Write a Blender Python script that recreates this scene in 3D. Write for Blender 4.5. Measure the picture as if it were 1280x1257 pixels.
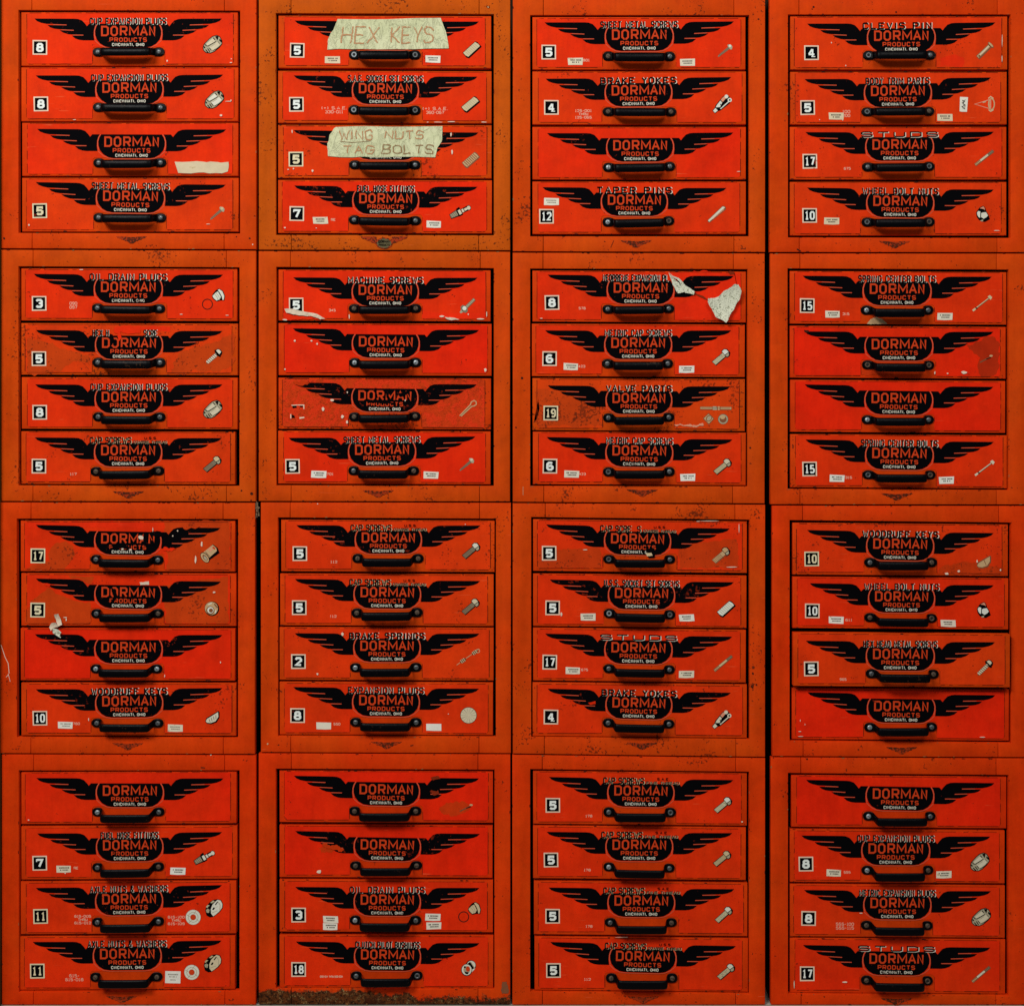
import bpy, bmesh, math, random
from mathutils import Vector, noise as mnoise

# ------------------------------------------------------------------ scene, camera, light
for o in list(bpy.data.objects): bpy.data.objects.remove(o)
S = bpy.context.scene
COL = S.collection
R = random.Random(7)
K = 0.0014                 # metres per photo pixel on the cabinet front plane
DIST = 2.5                 # camera to the front plane
CX, CY = 668.0, 455.0      # where the lens axis meets the front plane, in photo pixels
PW, PH = 1280.0, 1257.0

cam_d = bpy.data.cameras.new('camera')
cam = bpy.data.objects.new('camera', cam_d); COL.objects.link(cam)
cam.location = ((CX-PW/2)*K, -DIST, (PH/2-CY)*K)
cam.rotation_euler = (math.radians(90), 0, 0)
cam_d.sensor_width = 36; cam_d.sensor_fit = 'HORIZONTAL'
cam_d.lens = 36*DIST/(PW*K)
cam_d.shift_x = (PW/2-CX)/PW
cam_d.shift_y = -(PH/2-CY)/PW
cam_d.clip_start = 0.05; cam_d.clip_end = 60
S.camera = cam

W_ = bpy.data.worlds.new('World'); S.world = W_; W_.use_nodes = True
bg = W_.node_tree.nodes['Background']
bg.inputs[0].default_value = (0.9, 0.95, 1.0, 1); bg.inputs[1].default_value = 0.125

def area(name, loc, target, sx, sy, power, col):
    l = bpy.data.lights.new(name, 'AREA'); l.shape = 'RECTANGLE'; l.size = sx; l.size_y = sy
    l.energy = power; l.color = col
    o = bpy.data.objects.new(name, l); COL.objects.link(o); o.location = loc
    o.rotation_euler = (Vector(target)-Vector(loc)).to_track_quat('-Z', 'Y').to_euler()
    return o
area('area_lamp', (-1.55, -2.75, 2.2), (-0.1, 0, 0.2), 1.4, 0.7, 92, (1.0, 0.97, 0.93))  # main ceiling lamp, upper left
area('area_lamp', (1.0, -2.9, 2.3), (0.2, 0, 0.2), 1.6, 0.9, 41, (1.0, 0.97, 0.93))  # added fill lamp, no such fixture seen; lifts the shadows

S.view_settings.view_transform = 'Standard'; S.view_settings.look = 'None'
S.view_settings.exposure = 0.0; S.view_settings.gamma = 1.0
try: S.view_settings.use_curve_mapping = False
except Exception: pass
S.render.engine = 'CYCLES'
S.render.resolution_x = 1024; S.render.resolution_y = 1005

# ------------------------------------------------------------------ helpers
def px(x, y, d=0.0):
    """photo pixel on a plane d metres in front of the cabinet fronts -> world point"""
    f = (DIST-d)/DIST
    X = CX+(x-CX)*f; Y = CY+(y-CY)*f
    return Vector(((X-PW/2)*K, -d, (PH/2-Y)*K))

def link(o, parent=None):
    COL.objects.link(o)
    if parent is not None: o.parent = parent
    return o
def empty(name, loc):
    o = bpy.data.objects.new(name, None); COL.objects.link(o); o.location = loc
    o.empty_display_size = 0.02
    return o
def wloc(o):
    v = Vector(o.location); p = o.parent
    while p is not None: v = v+Vector(p.location); p = p.parent
    return v
def tag(o, label, cat, group=None):
    o['label'] = label; o['category'] = cat
    if group: o['group'] = group
def mesh_obj(name, verts, faces, mats, parent=None, midx=None, smooth=False, origin=None, sharp=35):
    """verts are world points; the object gets its origin at `origin` (default: parent's place)"""
    base = wloc(parent) if parent is not None else Vector((0, 0, 0))
    org = Vector(origin) if origin is not None else base
    me = bpy.data.meshes.new(name)
    me.from_pydata([tuple(Vector(v)-org) for v in verts], [], faces)
    for m in mats: me.materials.append(m)
    if midx: me.polygons.foreach_set('material_index', midx)
    if smooth:
        me.polygons.foreach_set('use_smooth', [True]*len(me.polygons))
        me.set_sharp_from_angle(angle=math.radians(sharp))
    me.update()
    o = bpy.data.objects.new(name, me)
    link(o, parent); o.location = org-base
    return o
def from_bm(name, bm, mats, parent=None, smooth=False, sharp=35, origin=None):
    base = wloc(parent) if parent is not None else Vector((0, 0, 0))
    org = Vector(origin) if origin is not None else base
    bmesh.ops.recalc_face_normals(bm, faces=bm.faces)
    bmesh.ops.translate(bm, verts=bm.verts, vec=-org)
    me = bpy.data.meshes.new(name); bm.to_mesh(me); bm.free()
    for m in mats: me.materials.append(m)
    if smooth:
        me.polygons.foreach_set('use_smooth', [True]*len(me.polygons))
        me.set_sharp_from_angle(angle=math.radians(sharp))
    o = bpy.data.objects.new(name, me); link(o, parent); o.location = org-base
    return o
def slab(name, pts, d, thick, mat, parent, bevel=0.0, seg=2, wobble=0.0):
    """outline in photo pixels, front face at depth d, given thickness and rounded front edges"""
    bm = bmesh.new()
    vs = [bm.verts.new(px(x, y, d)) for x, y in pts]
    f = bm.faces.new(vs)
    r = bmesh.ops.extrude_face_region(bm, geom=[f])
    nv = [g for g in r['geom'] if isinstance(g, bmesh.types.BMVert)]
    # the extruded copy becomes the back
    bmesh.ops.translate(bm, verts=nv, vec=(0, thick, 0))
    if bevel > 0:
        yf = -d
        es = [e for e in bm.edges if all(abs(v.co.y-yf) < 1e-6 for v in e.verts)]
        bmesh.ops.bevel(bm, geom=es, offset=bevel, segments=seg, profile=0.5, affect='EDGES')
    return from_bm(name, bm, [mat], parent, smooth=bevel > 0, sharp=50)

class Ink:
    """flat print: polygons in photo pixels (or local pixels) with material and layer"""
    STEP = 0.00006
    def __init__(self): self.p = []; self.n = 0
    def poly(self, pts, m, layer=0): self.p.append((list(pts), m, layer)); return self
    def rect(self, x0, y0, x1, y1, m, layer=0): return self.poly([(x0,y0),(x1,y0),(x1,y1),(x0,y1)], m, layer)
    def disc(self, cx, cy, rx, m, layer=0, ry=None, n=18, rot=0):
        ry = rx if ry is None else ry; c, s = math.cos(rot), math.sin(rot)
        pts = []
        for i in range(n):
            a = 2*math.pi*i/n; x = rx*math.cos(a); y = ry*math.sin(a)
            pts.append((cx+x*c-y*s, cy+x*s+y*c))
        return self.poly(pts, m, layer)
    def line(self, pts, w, m, layer=0, closed=False, w2=None):
        n = len(pts); P = [Vector(p) for p in pts]; L = []; Rr = []
        w2 = w if w2 is None else w2
        for i in range(n):
            a = P[i-1] if (i > 0 or closed) else None
            b = P[(i+1) % n] if (i < n-1 or closed) else None
            d1 = (P[i]-a).normalized() if a is not None and (P[i]-a).length > 1e-9 else None
            d2 = (b-P[i]).normalized() if b is not None and (b-P[i]).length > 1e-9 else None
            if d1 is None: d1 = d2
            if d2 is None: d2 = d1
            n1 = Vector((-d1.y, d1.x)); n2 = Vector((-d2.y, d2.x))
            mm = n1+n2
            if mm.length < 1e-6: mm = n1.copy()
            mm.normalize(); k = 1/max(0.62, mm.dot(n1))
            ww = (w+(w2-w)*i/max(1, n-1))/2
            L.append(P[i]+mm*ww*k); Rr.append(P[i]-mm*ww*k)
        for i in range(n if closed else n-1):
            j = (i+1) % n
            self.p.append(([tuple(L[i]), tuple(L[j]), tuple(Rr[j]), tuple(Rr[i])], m, layer+0.05*((self.n % 5))))
        self.n += 1
        return self
    def ring(self, cx, cy, r, w, m, layer=0, ry=None, n=20, rot=0):
        ry = r if ry is None else ry; c, s = math.cos(rot), math.sin(rot); pts = []
        for i in range(n):
            a = 2*math.pi*i/n; x = r*math.cos(a); y = ry*math.sin(a)
            pts.append((cx+x*c-y*s, cy+x*s+y*c))
        return self.line(pts, w, m, layer, closed=True)
    def xf(self, cx, cy, rot=0, sc=1.0, flip=1):
        c, s = math.cos(rot), math.sin(rot)
        self.p = [([(cx+sc*(flip*x*c-y*s), cy+sc*(flip*x*s+y*c)) for x, y in pts], m, l) for pts, m, l in self.p]
        return self
    def jitter(self, a, rnd):
        self.p = [([(x+rnd.uniform(-a, a), y+rnd.uniform(-a, a)) for x, y in pts], m, l) for pts, m, l in self.p]
        return self
    def data(self, f):
        mats = []; V = []; F = []; I = []
        for pts, m, l in self.p:
            if m not in mats: mats.append(m)
            b = len(V); V += [f(x, y, l) for x, y in pts]
            # front faces look towards -Y: photo pixels run clockwise when area (y down) is positive
            ar = sum(pts[i][0]*pts[(i+1) % len(pts)][1]-pts[(i+1) % len(pts)][0]*pts[i][1] for i in range(len(pts)))
            idx = list(range(b, b+len(pts)))
            F.append(idx[::-1] if ar > 0 else idx); I.append(mats.index(m))
        return V, F, I, mats
    def build(self, name, parent, d):
        V, F, I, mats = self.data(lambda x, y, l: px(x, y, d+l*self.STEP))
        return mesh_obj(name, V, F, [M[m] for m in mats], parent, I)
    def local_mesh(self, name):
        V, F, I, mats = self.data(lambda x, y, l: Vector((x*K, -l*self.STEP, -y*K)))
        me = bpy.data.meshes.new(name); me.from_pydata([tuple(v) for v in V], [], F)
        for m in mats: me.materials.append(M[m])
        me.polygons.foreach_set('material_index', I); me.update()
        return me
def place(name, me, parent, x, y, d, rot=0.0, sc=1.0):
    o = bpy.data.objects.new(name, me); link(o, parent)
    o.location = px(x, y, d)-wloc(parent); o.rotation_euler = (0, rot, 0); o.scale = (sc, 1, sc)
    return o

# ------------------------------------------------------------------ materials
M = {}
class NT:
    def __init__(self, name):
        self.m = bpy.data.materials.new(name); self.m.use_nodes = True
        self.t = self.m.node_tree; self.b = self.t.nodes['Principled BSDF']
    def n(self, typ, **kw):
        nd = self.t.nodes.new(typ)
        for k, v in kw.items(): setattr(nd, k, v)
        return nd
    def l(self, a, b): self.t.links.new(a, b)
    def val(self, sock, v):
        if hasattr(v, 'links') or isinstance(v, bpy.types.NodeSocket): self.l(v, sock)
        else: sock.default_value = v
    def math(self, op, a, b=0.0, clamp=False):
        nd = self.n('ShaderNodeMath', operation=op); nd.use_clamp = clamp
        self.val(nd.inputs[0], a); self.val(nd.inputs[1], b); return nd.outputs[0]
    def pos(self):
        return self.n('ShaderNodeNewGeometry').outputs['Position']
    def noise(self, scale, detail=3, rough=0.55, vec=None, dist=0.0):
        nd = self.n('ShaderNodeTexNoise'); nd.inputs['Scale'].default_value = scale
        nd.inputs['Detail'].default_value = detail; nd.inputs['Roughness'].default_value = rough
        nd.inputs['Distortion'].default_value = dist
        self.l(vec if vec is not None else self.P, nd.inputs['Vector']); return nd.outputs['Fac']
    def step(self, x, lo, hi):
        nd = self.n('ShaderNodeMapRange'); nd.interpolation_type = 'SMOOTHSTEP'
        self.val(nd.inputs['Value'], x); self.val(nd.inputs['From Min'], lo); self.val(nd.inputs['From Max'], hi)
        return nd.outputs[0]
    def mix(self, f, a, b, blend='MIX'):
        nd = self.n('ShaderNodeMix', data_type='RGBA', blend_type=blend)
        self.val(nd.inputs[0], f)
        for s, v in ((nd.inputs[6], a), (nd.inputs[7], b)):
            if isinstance(v, (tuple, list)): s.default_value = (v[0], v[1], v[2], 1)
            else: self.l(v, s)
        return nd.outputs[2]
    def bump(self, h, strength, dist):
        nd = self.n('ShaderNodeBump'); nd.inputs['Strength'].default_value = strength
        nd.inputs['Distance'].default_value = dist; self.l(h, nd.inputs['Height'])
        self.l(nd.outputs[0], self.b.inputs['Normal'])

def paint(key, ca, cb, dirt=(0.10, 0.022, 0.004), spec=0.05, rough=0.55, speck=1.0, bumpy=0.00012, rust=False, craze=False):
    """sprayed enamel: object colour r = how brown-orange, g = how grimy"""
    T = NT(key); T.P = T.pos()
    oi = T.n('ShaderNodeObjectInfo'); sc = T.n('ShaderNodeSeparateColor'); T.l(oi.outputs['Color'], sc.inputs[0])
    hue, grime = sc.outputs[0], sc.outputs[1]
    big = T.noise(5.0, 4); mid = T.noise(38, 5, 0.62); fine = T.noise(210, 3, 0.6); tiny = T.noise(620, 2, 0.5)
    h = T.math('ADD', hue, T.math('MULTIPLY', T.math('SUBTRACT', big, 0.5), 0.9), True)
    c = T.mix(h, ca, cb)
    # mottling
    mp = T.n('ShaderNodeMapping'); mp.inputs['Scale'].default_value = (1.0, 1.0, 0.12); T.l(T.P, mp.inputs['Vector'])
    strk = T.noise(120, 3, 0.6, mp.outputs[0])
    lo = T.noise(13, 3, 0.55)
    v = T.math('ADD', 0.27, T.math('ADD', T.math('MULTIPLY', mid, 0.46), T.math('ADD', T.math('MULTIPLY', strk, 0.24), T.math('ADD', T.math('MULTIPLY', lo, 0.52), T.math('MULTIPLY', fine, 0.24)))))
    vv = T.n('ShaderNodeCombineColor'); [T.l(v, vv.inputs[i]) for i in range(3)]
    c = T.mix(1.0, c, vv.outputs[0], 'MULTIPLY')
    # grime clouds
    g = T.math('ADD', T.math('MULTIPLY', mid, 0.6), T.math('MULTIPLY', fine, 0.4))
    thr = T.math('SUBTRACT', 0.72, T.math('MULTIPLY', grime, 0.20))
    gm = T.step(g, thr, T.math('ADD', thr, 0.13))
    c = T.mix(T.math('MULTIPLY', gm, 0.62), c, dirt)
    # specks: small dark chips, clustered
    cl = T.noise(17, 3, 0.6); grit = T.noise(900, 2, 0.6)
    s = T.math('ADD', T.math('MULTIPLY', fine, 0.55), T.math('MULTIPLY', T.math('ADD', cl, T.math('MULTIPLY', grime, 0.25)), 0.45))
    sm = T.step(s, 0.655, 0.69)
    c = T.mix(T.math('MULTIPLY', sm, 0.75*speck), c, (0.045, 0.010, 0.004))
    if rust:   # the foot that stood on a wet floor: paint gone, bare pitted rust with an uneven upper edge
        n1 = T.noise(170, 6, 0.72); n2 = T.noise(420, 4, 0.7); n3 = T.noise(26, 4, 0.6)
        q = T.mix(T.step(n1, 0.36, 0.62), (0.014, 0.006, 0.004), (0.14, 0.040, 0.010))
        q = T.mix(T.math('MULTIPLY', T.step(T.math('ADD', T.math('MULTIPLY', n2, .5), T.math('MULTIPLY', T.noise(70, 4, 0.7), .5)), 0.52, 0.62), .8), q, (0.34, 0.22, 0.085))
        q = T.mix(T.math('MULTIPLY', T.step(n3, 0.50, 0.62), .8), q, (0.050, 0.012, 0.005))
        sx = T.n('ShaderNodeSeparateXYZ'); T.l(T.P, sx.inputs[0])
        hg = T.math('ADD', sx.outputs[2], T.math('MULTIPLY', T.math('SUBTRACT', n1, 0.5), 0.026))
        hg = T.math('ADD', hg, T.math('MULTIPLY', T.math('SUBTRACT', n3, 0.5), 0.04))
        hg = T.math('ADD', hg, T.math('MULTIPLY', T.step(sx.outputs[0], -0.27, -0.14), 0.011))
        keep = T.step(hg, -0.857, -0.850)
        c = T.mix(keep, q, c)
        fine = T.math('ADD', fine, T.math('MULTIPLY', T.math('MULTIPLY', T.math('SUBTRACT', 1.0, keep), n2), 12.0))
    if craze:
        cz = T.noise(62, 5, 0.72, dist=1.2); cz2 = T.noise(85, 5, 0.78, dist=2.6)
        c = T.mix(T.math('MULTIPLY', T.step(cz, 0.47, 0.53), 0.85), c, (0.80, 0.040, 0.008))
        c = T.mix(T.math('MULTIPLY', T.step(cz2, 0.58, 0.61), 0.7), c, (0.20, 0.018, 0.004))
        fine = T.math('ADD', fine, T.math('MULTIPLY', cz2, 6.0))
    if not rust:   # pin-head pits, and hairline scratches with a paler primer showing
        pit = T.math('MULTIPLY', T.step(grit, 0.66, 0.70), T.step(T.math('ADD', lo, T.math('MULTIPLY', grime, 0.25)), 0.50, 0.62))
        c = T.mix(T.math('MULTIPLY', pit, 0.65), c, (0.10, 0.014, 0.003))
        m2 = T.n('ShaderNodeMapping'); m2.inputs['Scale'].default_value = (0.05, 1.0, 1.0); m2.inputs['Rotation'].default_value = (0, 0.5, 0); T.l(T.P, m2.inputs['Vector'])
        hair = T.noise(420, 2, 0.5, m2.outputs[0]); patchy = T.noise(9, 3, 0.6)
        hm = T.math('MULTIPLY', T.step(hair, 0.70, 0.74), T.step(patchy, 0.52, 0.60))
        c = T.mix(T.math('MULTIPLY', hm, 0.5), c, (0.80, 0.13, 0.04))
    T.l(c, T.b.inputs['Base Color'])
    T.l(T.math('ADD', rough, T.math('MULTIPLY', mid, 0.25)), T.b.inputs['Roughness'])
    T.b.inputs['Specular IOR Level'].default_value = spec
    T.bump(T.math('ADD', T.math('MULTIPLY', mid, 2.5), T.math('ADD', fine, T.math('MULTIPLY', tiny, 0.4))), 0.55, bumpy*2)
    M[key] = T.m
paint('frame_enamel', (0.68, 0.034, 0.0012), (0.53, 0.084, 0.003))
paint('drawer_enamel', (0.66, 0.032, 0.0015), (0.60, 0.064, 0.002), speck=1.0)
paint('label_print', (0.78, 0.018, 0.002), (0.68, 0.052, 0.003), speck=0.9, dirt=(0.24, 0.022, 0.004))
paint('label_dull', (0.56, 0.030, 0.003), (0.55, 0.050, 0.004), speck=.8, dirt=(0.16, 0.02, 0.004))
paint('label_bright', (0.80, 0.024, 0.003), (0.74, 0.030, 0.003), speck=0.3)
paint('label_crazed', (0.66, 0.044, 0.006), (0.62, 0.056, 0.006), speck=.3, dirt=(0.40, 0.030, 0.006), bumpy=0.0004, craze=True)
paint('label_smudge', (0.46, 0.022, 0.003), (0.42, 0.026, 0.004), speck=1.3, dirt=(0.20, 0.016, 0.004))
paint('brown_stain', (0.24, 0.022, 0.005), (0.20, 0.024, 0.006), speck=1.6, dirt=(0.08, 0.012, 0.004))

def flat(key, col, rough=0.6, spec=0.3, metal=0.0, var=0.25, wear=None, scale=160, bumpd=0.0, obj=0.0, age=None):
    T = NT(key); T.P = T.pos()
    n1 = T.noise(scale, 4, 0.6); n2 = T.noise(scale*0.17, 3)
    v = T.math('ADD', 1-var, T.math('MULTIPLY', T.math('ADD', n1, n2), var))
    vv = T.n('ShaderNodeCombineColor'); [T.l(v, vv.inputs[i]) for i in range(3)]
    c = T.mix(1.0, col, vv.outputs[0], 'MULTIPLY')
    if age:
        oa = T.n('ShaderNodeObjectInfo'); c = T.mix(T.math('MULTIPLY', oa.outputs['Random'], age[1]), c, T.mix(1.0, age[0], vv.outputs[0], 'MULTIPLY'))
    if wear:
        th = wear[1]
        if obj:
            oi = T.n('ShaderNodeObjectInfo'); rn = T.math('POWER', oi.outputs['Random'], 2.5)
            th = T.math('SUBTRACT', wear[1], T.math('MULTIPLY', rn, obj))
        w = T.step(T.math('ADD', T.math('MULTIPLY', n1, 0.7), T.math('MULTIPLY', n2, 0.3)), th, T.math('ADD', th, 0.05))
        c = T.mix(T.math('MULTIPLY', w, wear[2]), c, wear[0])
    T.l(c, T.b.inputs['Base Color'])
    T.b.inputs['Roughness'].default_value = rough; T.b.inputs['Specular IOR Level'].default_value = spec
    T.b.inputs['Metallic'].default_value = metal
    if bumpd: T.bump(n1, 0.6, bumpd)
    M[key] = T.m
OR_ = (0.55, 0.045, 0.006)
flat('black_ink', (0.0022, 0.002, 0.0028), 0.6, 0.012, wear=((0.20, 0.016, 0.004), 0.68, 0.8), obj=0.10)
flat('orange_ink', (0.60, 0.050, 0.010), 0.6, 0.05, wear=((0.05, 0.008, 0.004), 0.66, 0.7), obj=0.09)
flat('orange_line', (0.66, 0.095, 0.040), 0.6, 0.1)
flat('white_ink', (0.74, 0.71, 0.58), 0.6, 0.1, wear=((0.12, 0.02, 0.01), 0.63, 0.7), obj=0.10)
flat('cream_ink', (0.66, 0.52, 0.30), 0.6, 0.2, wear=((0.12, 0.03, 0.01), 0.62, 0.7))
flat('number_white', (0.80, 0.86, 0.80), 0.55, 0.2)
flat('number_cream', (0.74, 0.66, 0.42), 0.55, 0.2, wear=((0.14, 0.05, 0.02), 0.63, 0.6))
flat('number_edge', (0.80, 0.60, 0.44), 0.6, 0.2, wear=((0.40, 0.06, 0.01), 0.62, 0.7))
flat('pic_white', (0.74, 0.77, 0.68), 0.6, 0.1, wear=((0.22, 0.20, 0.13), 0.60, 0.6), age=((0.60, 0.47, 0.25), 1.0), scale=420)
flat('pic_grey', (0.20, 0.17, 0.11), 0.6, 0.2)
flat('pic_mid', (0.40, 0.36, 0.24), 0.6, 0.1, wear=((0.10, 0.08, 0.05), 0.58, 0.7), scale=420)
flat('pic_pale', (0.56, 0.52, 0.34), 0.6, 0.1, wear=((0.14, 0.13, 0.06), 0.56, 0.7), age=((0.46, 0.32, 0.14), .8), scale=420)
flat('pic_tan', (0.55, 0.36, 0.18), 0.6, 0.2)
flat('pic_pink', (0.72, 0.30, 0.18), 0.6, 0.2)
flat('pic_brown', (0.22, 0.075, 0.03), 0.6, 0.2)
flat('code_pink', (0.82, 0.38, 0.26), 0.6, 0.2, wear=((0.6, 0.06, 0.01), 0.58, 0.6))
flat('sticker_paper', (0.80, 0.80, 0.72), 0.7, 0.1, wear=((0.45, 0.30, 0.14), 0.64, 0.7), obj=0.08, age=((0.70, 0.60, 0.40), .8))
flat('sticker_cream', (0.72, 0.60, 0.40), 0.7, 0.15, wear=((0.35, 0.18, 0.06), 0.62, 0.7))
flat('sticker_text', (0.05, 0.045, 0.04), 0.7, 0.1)
flat('sticker_grey', (0.26, 0.24, 0.20), 0.7, 0.1)
T = NT('masking_tape'); T.P = T.pos()
mp = T.n('ShaderNodeMapping'); mp.inputs['Scale'].default_value = (1.0, 1.0, 0.45); T.l(T.P, mp.inputs['Vector'])
n1 = T.noise(75, 4, 0.6, mp.outputs[0], 1.2); n2 = T.noise(260, 4, 0.65); n3 = T.noise(22, 3)
cr = T.math('ABSOLUTE', T.math('SUBTRACT', n1, 0.5))
crease = T.math('SUBTRACT', 1.0, T.step(cr, 0.0, 0.045))
c = T.mix(T.step(n3, 0.35, 0.65), (0.58, 0.61, 0.36), (0.68, 0.70, 0.44))
c = T.mix(T.math('MULTIPLY', T.step(n2, 0.58, 0.68), 0.45), c, (0.38, 0.36, 0.18))
c = T.mix(T.math('MULTIPLY', crease, 0.16), c, (0.34, 0.30, 0.15))
T.l(c, T.b.inputs['Base Color']); T.b.inputs['Roughness'].default_value = 0.75; T.b.inputs['Specular IOR Level'].default_value = 0.1
T.bump(T.math('ADD', T.math('MULTIPLY', n1, 1.5), T.math('ADD', T.math('MULTIPLY', crease, -0.25), T.math('MULTIPLY', n2, 0.18))), 0.8, 0.003); M['masking_tape'] = T.m
flat('masking_tape_pale', (0.66, 0.55, 0.36), 0.75, 0.15, var=0.3, wear=((0.42, 0.30, 0.14), 0.60, 0.6), scale=90, bumpd=0.0008)
flat('pencil_red', (0.48, 0.25, 0.12), 0.75, 0.1, wear=((0.58, 0.55, 0.35), 0.56, 0.7), scale=420)
flat('pencil_dark', (0.30, 0.19, 0.09), 0.75, 0.1, wear=((0.58, 0.55, 0.35), 0.56, 0.7), scale=420)
flat('torn_paper', (0.70, 0.72, 0.56), 0.8, 0.1, var=0.5, wear=((0.16, 0.17, 0.10), 0.525, 0.75), scale=380, bumpd=0.003)
flat('torn_paper_clean', (0.70, 0.58, 0.44), 0.8, 0.1, var=0.4, wear=((0.55, 0.16, 0.08), 0.56, 0.6), scale=260, bumpd=0.001)
flat('chip_white', (0.78, 0.62, 0.48), 0.8, 0.1)
flat('grime_shade', (0.13, 0.012, 0.003), 0.8, 0.05, wear=((0.5, 0.04, 0.004), 0.56, 0.8))  # frame nicks and grime, also the shadow line painted round label sheets
flat('chip_rust', (0.30, 0.13, 0.045), 0.8, 0.05)
flat('chip_dark', (0.05, 0.010, 0.005), 0.8, 0.1)
flat('handle_black', (0.0016, 0.0018, 0.0026), 0.33, 0.06, var=0.4, wear=((0.040, 0.020, 0.010), 0.67, 0.8), scale=170, bumpd=0.0005, obj=0.10)
flat('bolt_steel', (0.12, 0.135, 0.14), 0.40, 0.5, metal=0.55, var=0.5, wear=((0.05, 0.035, 0.025), 0.60, 0.8), scale=420, bumpd=0.0006)
flat('bolt_bright', (0.32, 0.37, 0.39), 0.32, 0.5, metal=0.45, var=0.35, scale=420)
flat('bolt_rusty', (0.11, 0.075, 0.05), 0.6, 0.4, metal=0.4, var=0.7, wear=((0.02, 0.012, 0.008), 0.55, 0.8), scale=420, bumpd=0.001)
flat('bolt_hole', (0.012, 0.012, 0.012), 0.7, 0.2)
flat('bare_interior', (0.020, 0.008, 0.004), 0.8, 0.1)
flat('seal_print', (0.075, 0.014, 0.004), 0.7, 0.1, wear=((0.42, 0.036, 0.004), 0.48, 0.85), scale=260)
flat('seal_olive', (0.12, 0.10, 0.045), 0.7, 0.15, wear=((0.02, 0.015, 0.008), 0.55, 0.9), scale=260)
flat('dark_wall', (0.016, 0.010, 0.006), 0.9, 0.1)
flat('side_board', (0.11, 0.055, 0.022), 0.8, 0.1, var=0.7, scale=30)
flat('concrete', (0.42, 0.42, 0.36), 0.9, 0.2, var=0.6, scale=40)
flat('cobweb_dust', (0.22, 0.15, 0.09), 0.95, 0.05, var=0.6, scale=200)
paint('rusted_enamel', (0.68, 0.034, 0.0012), (0.53, 0.084, 0.003), rust=True)

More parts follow.
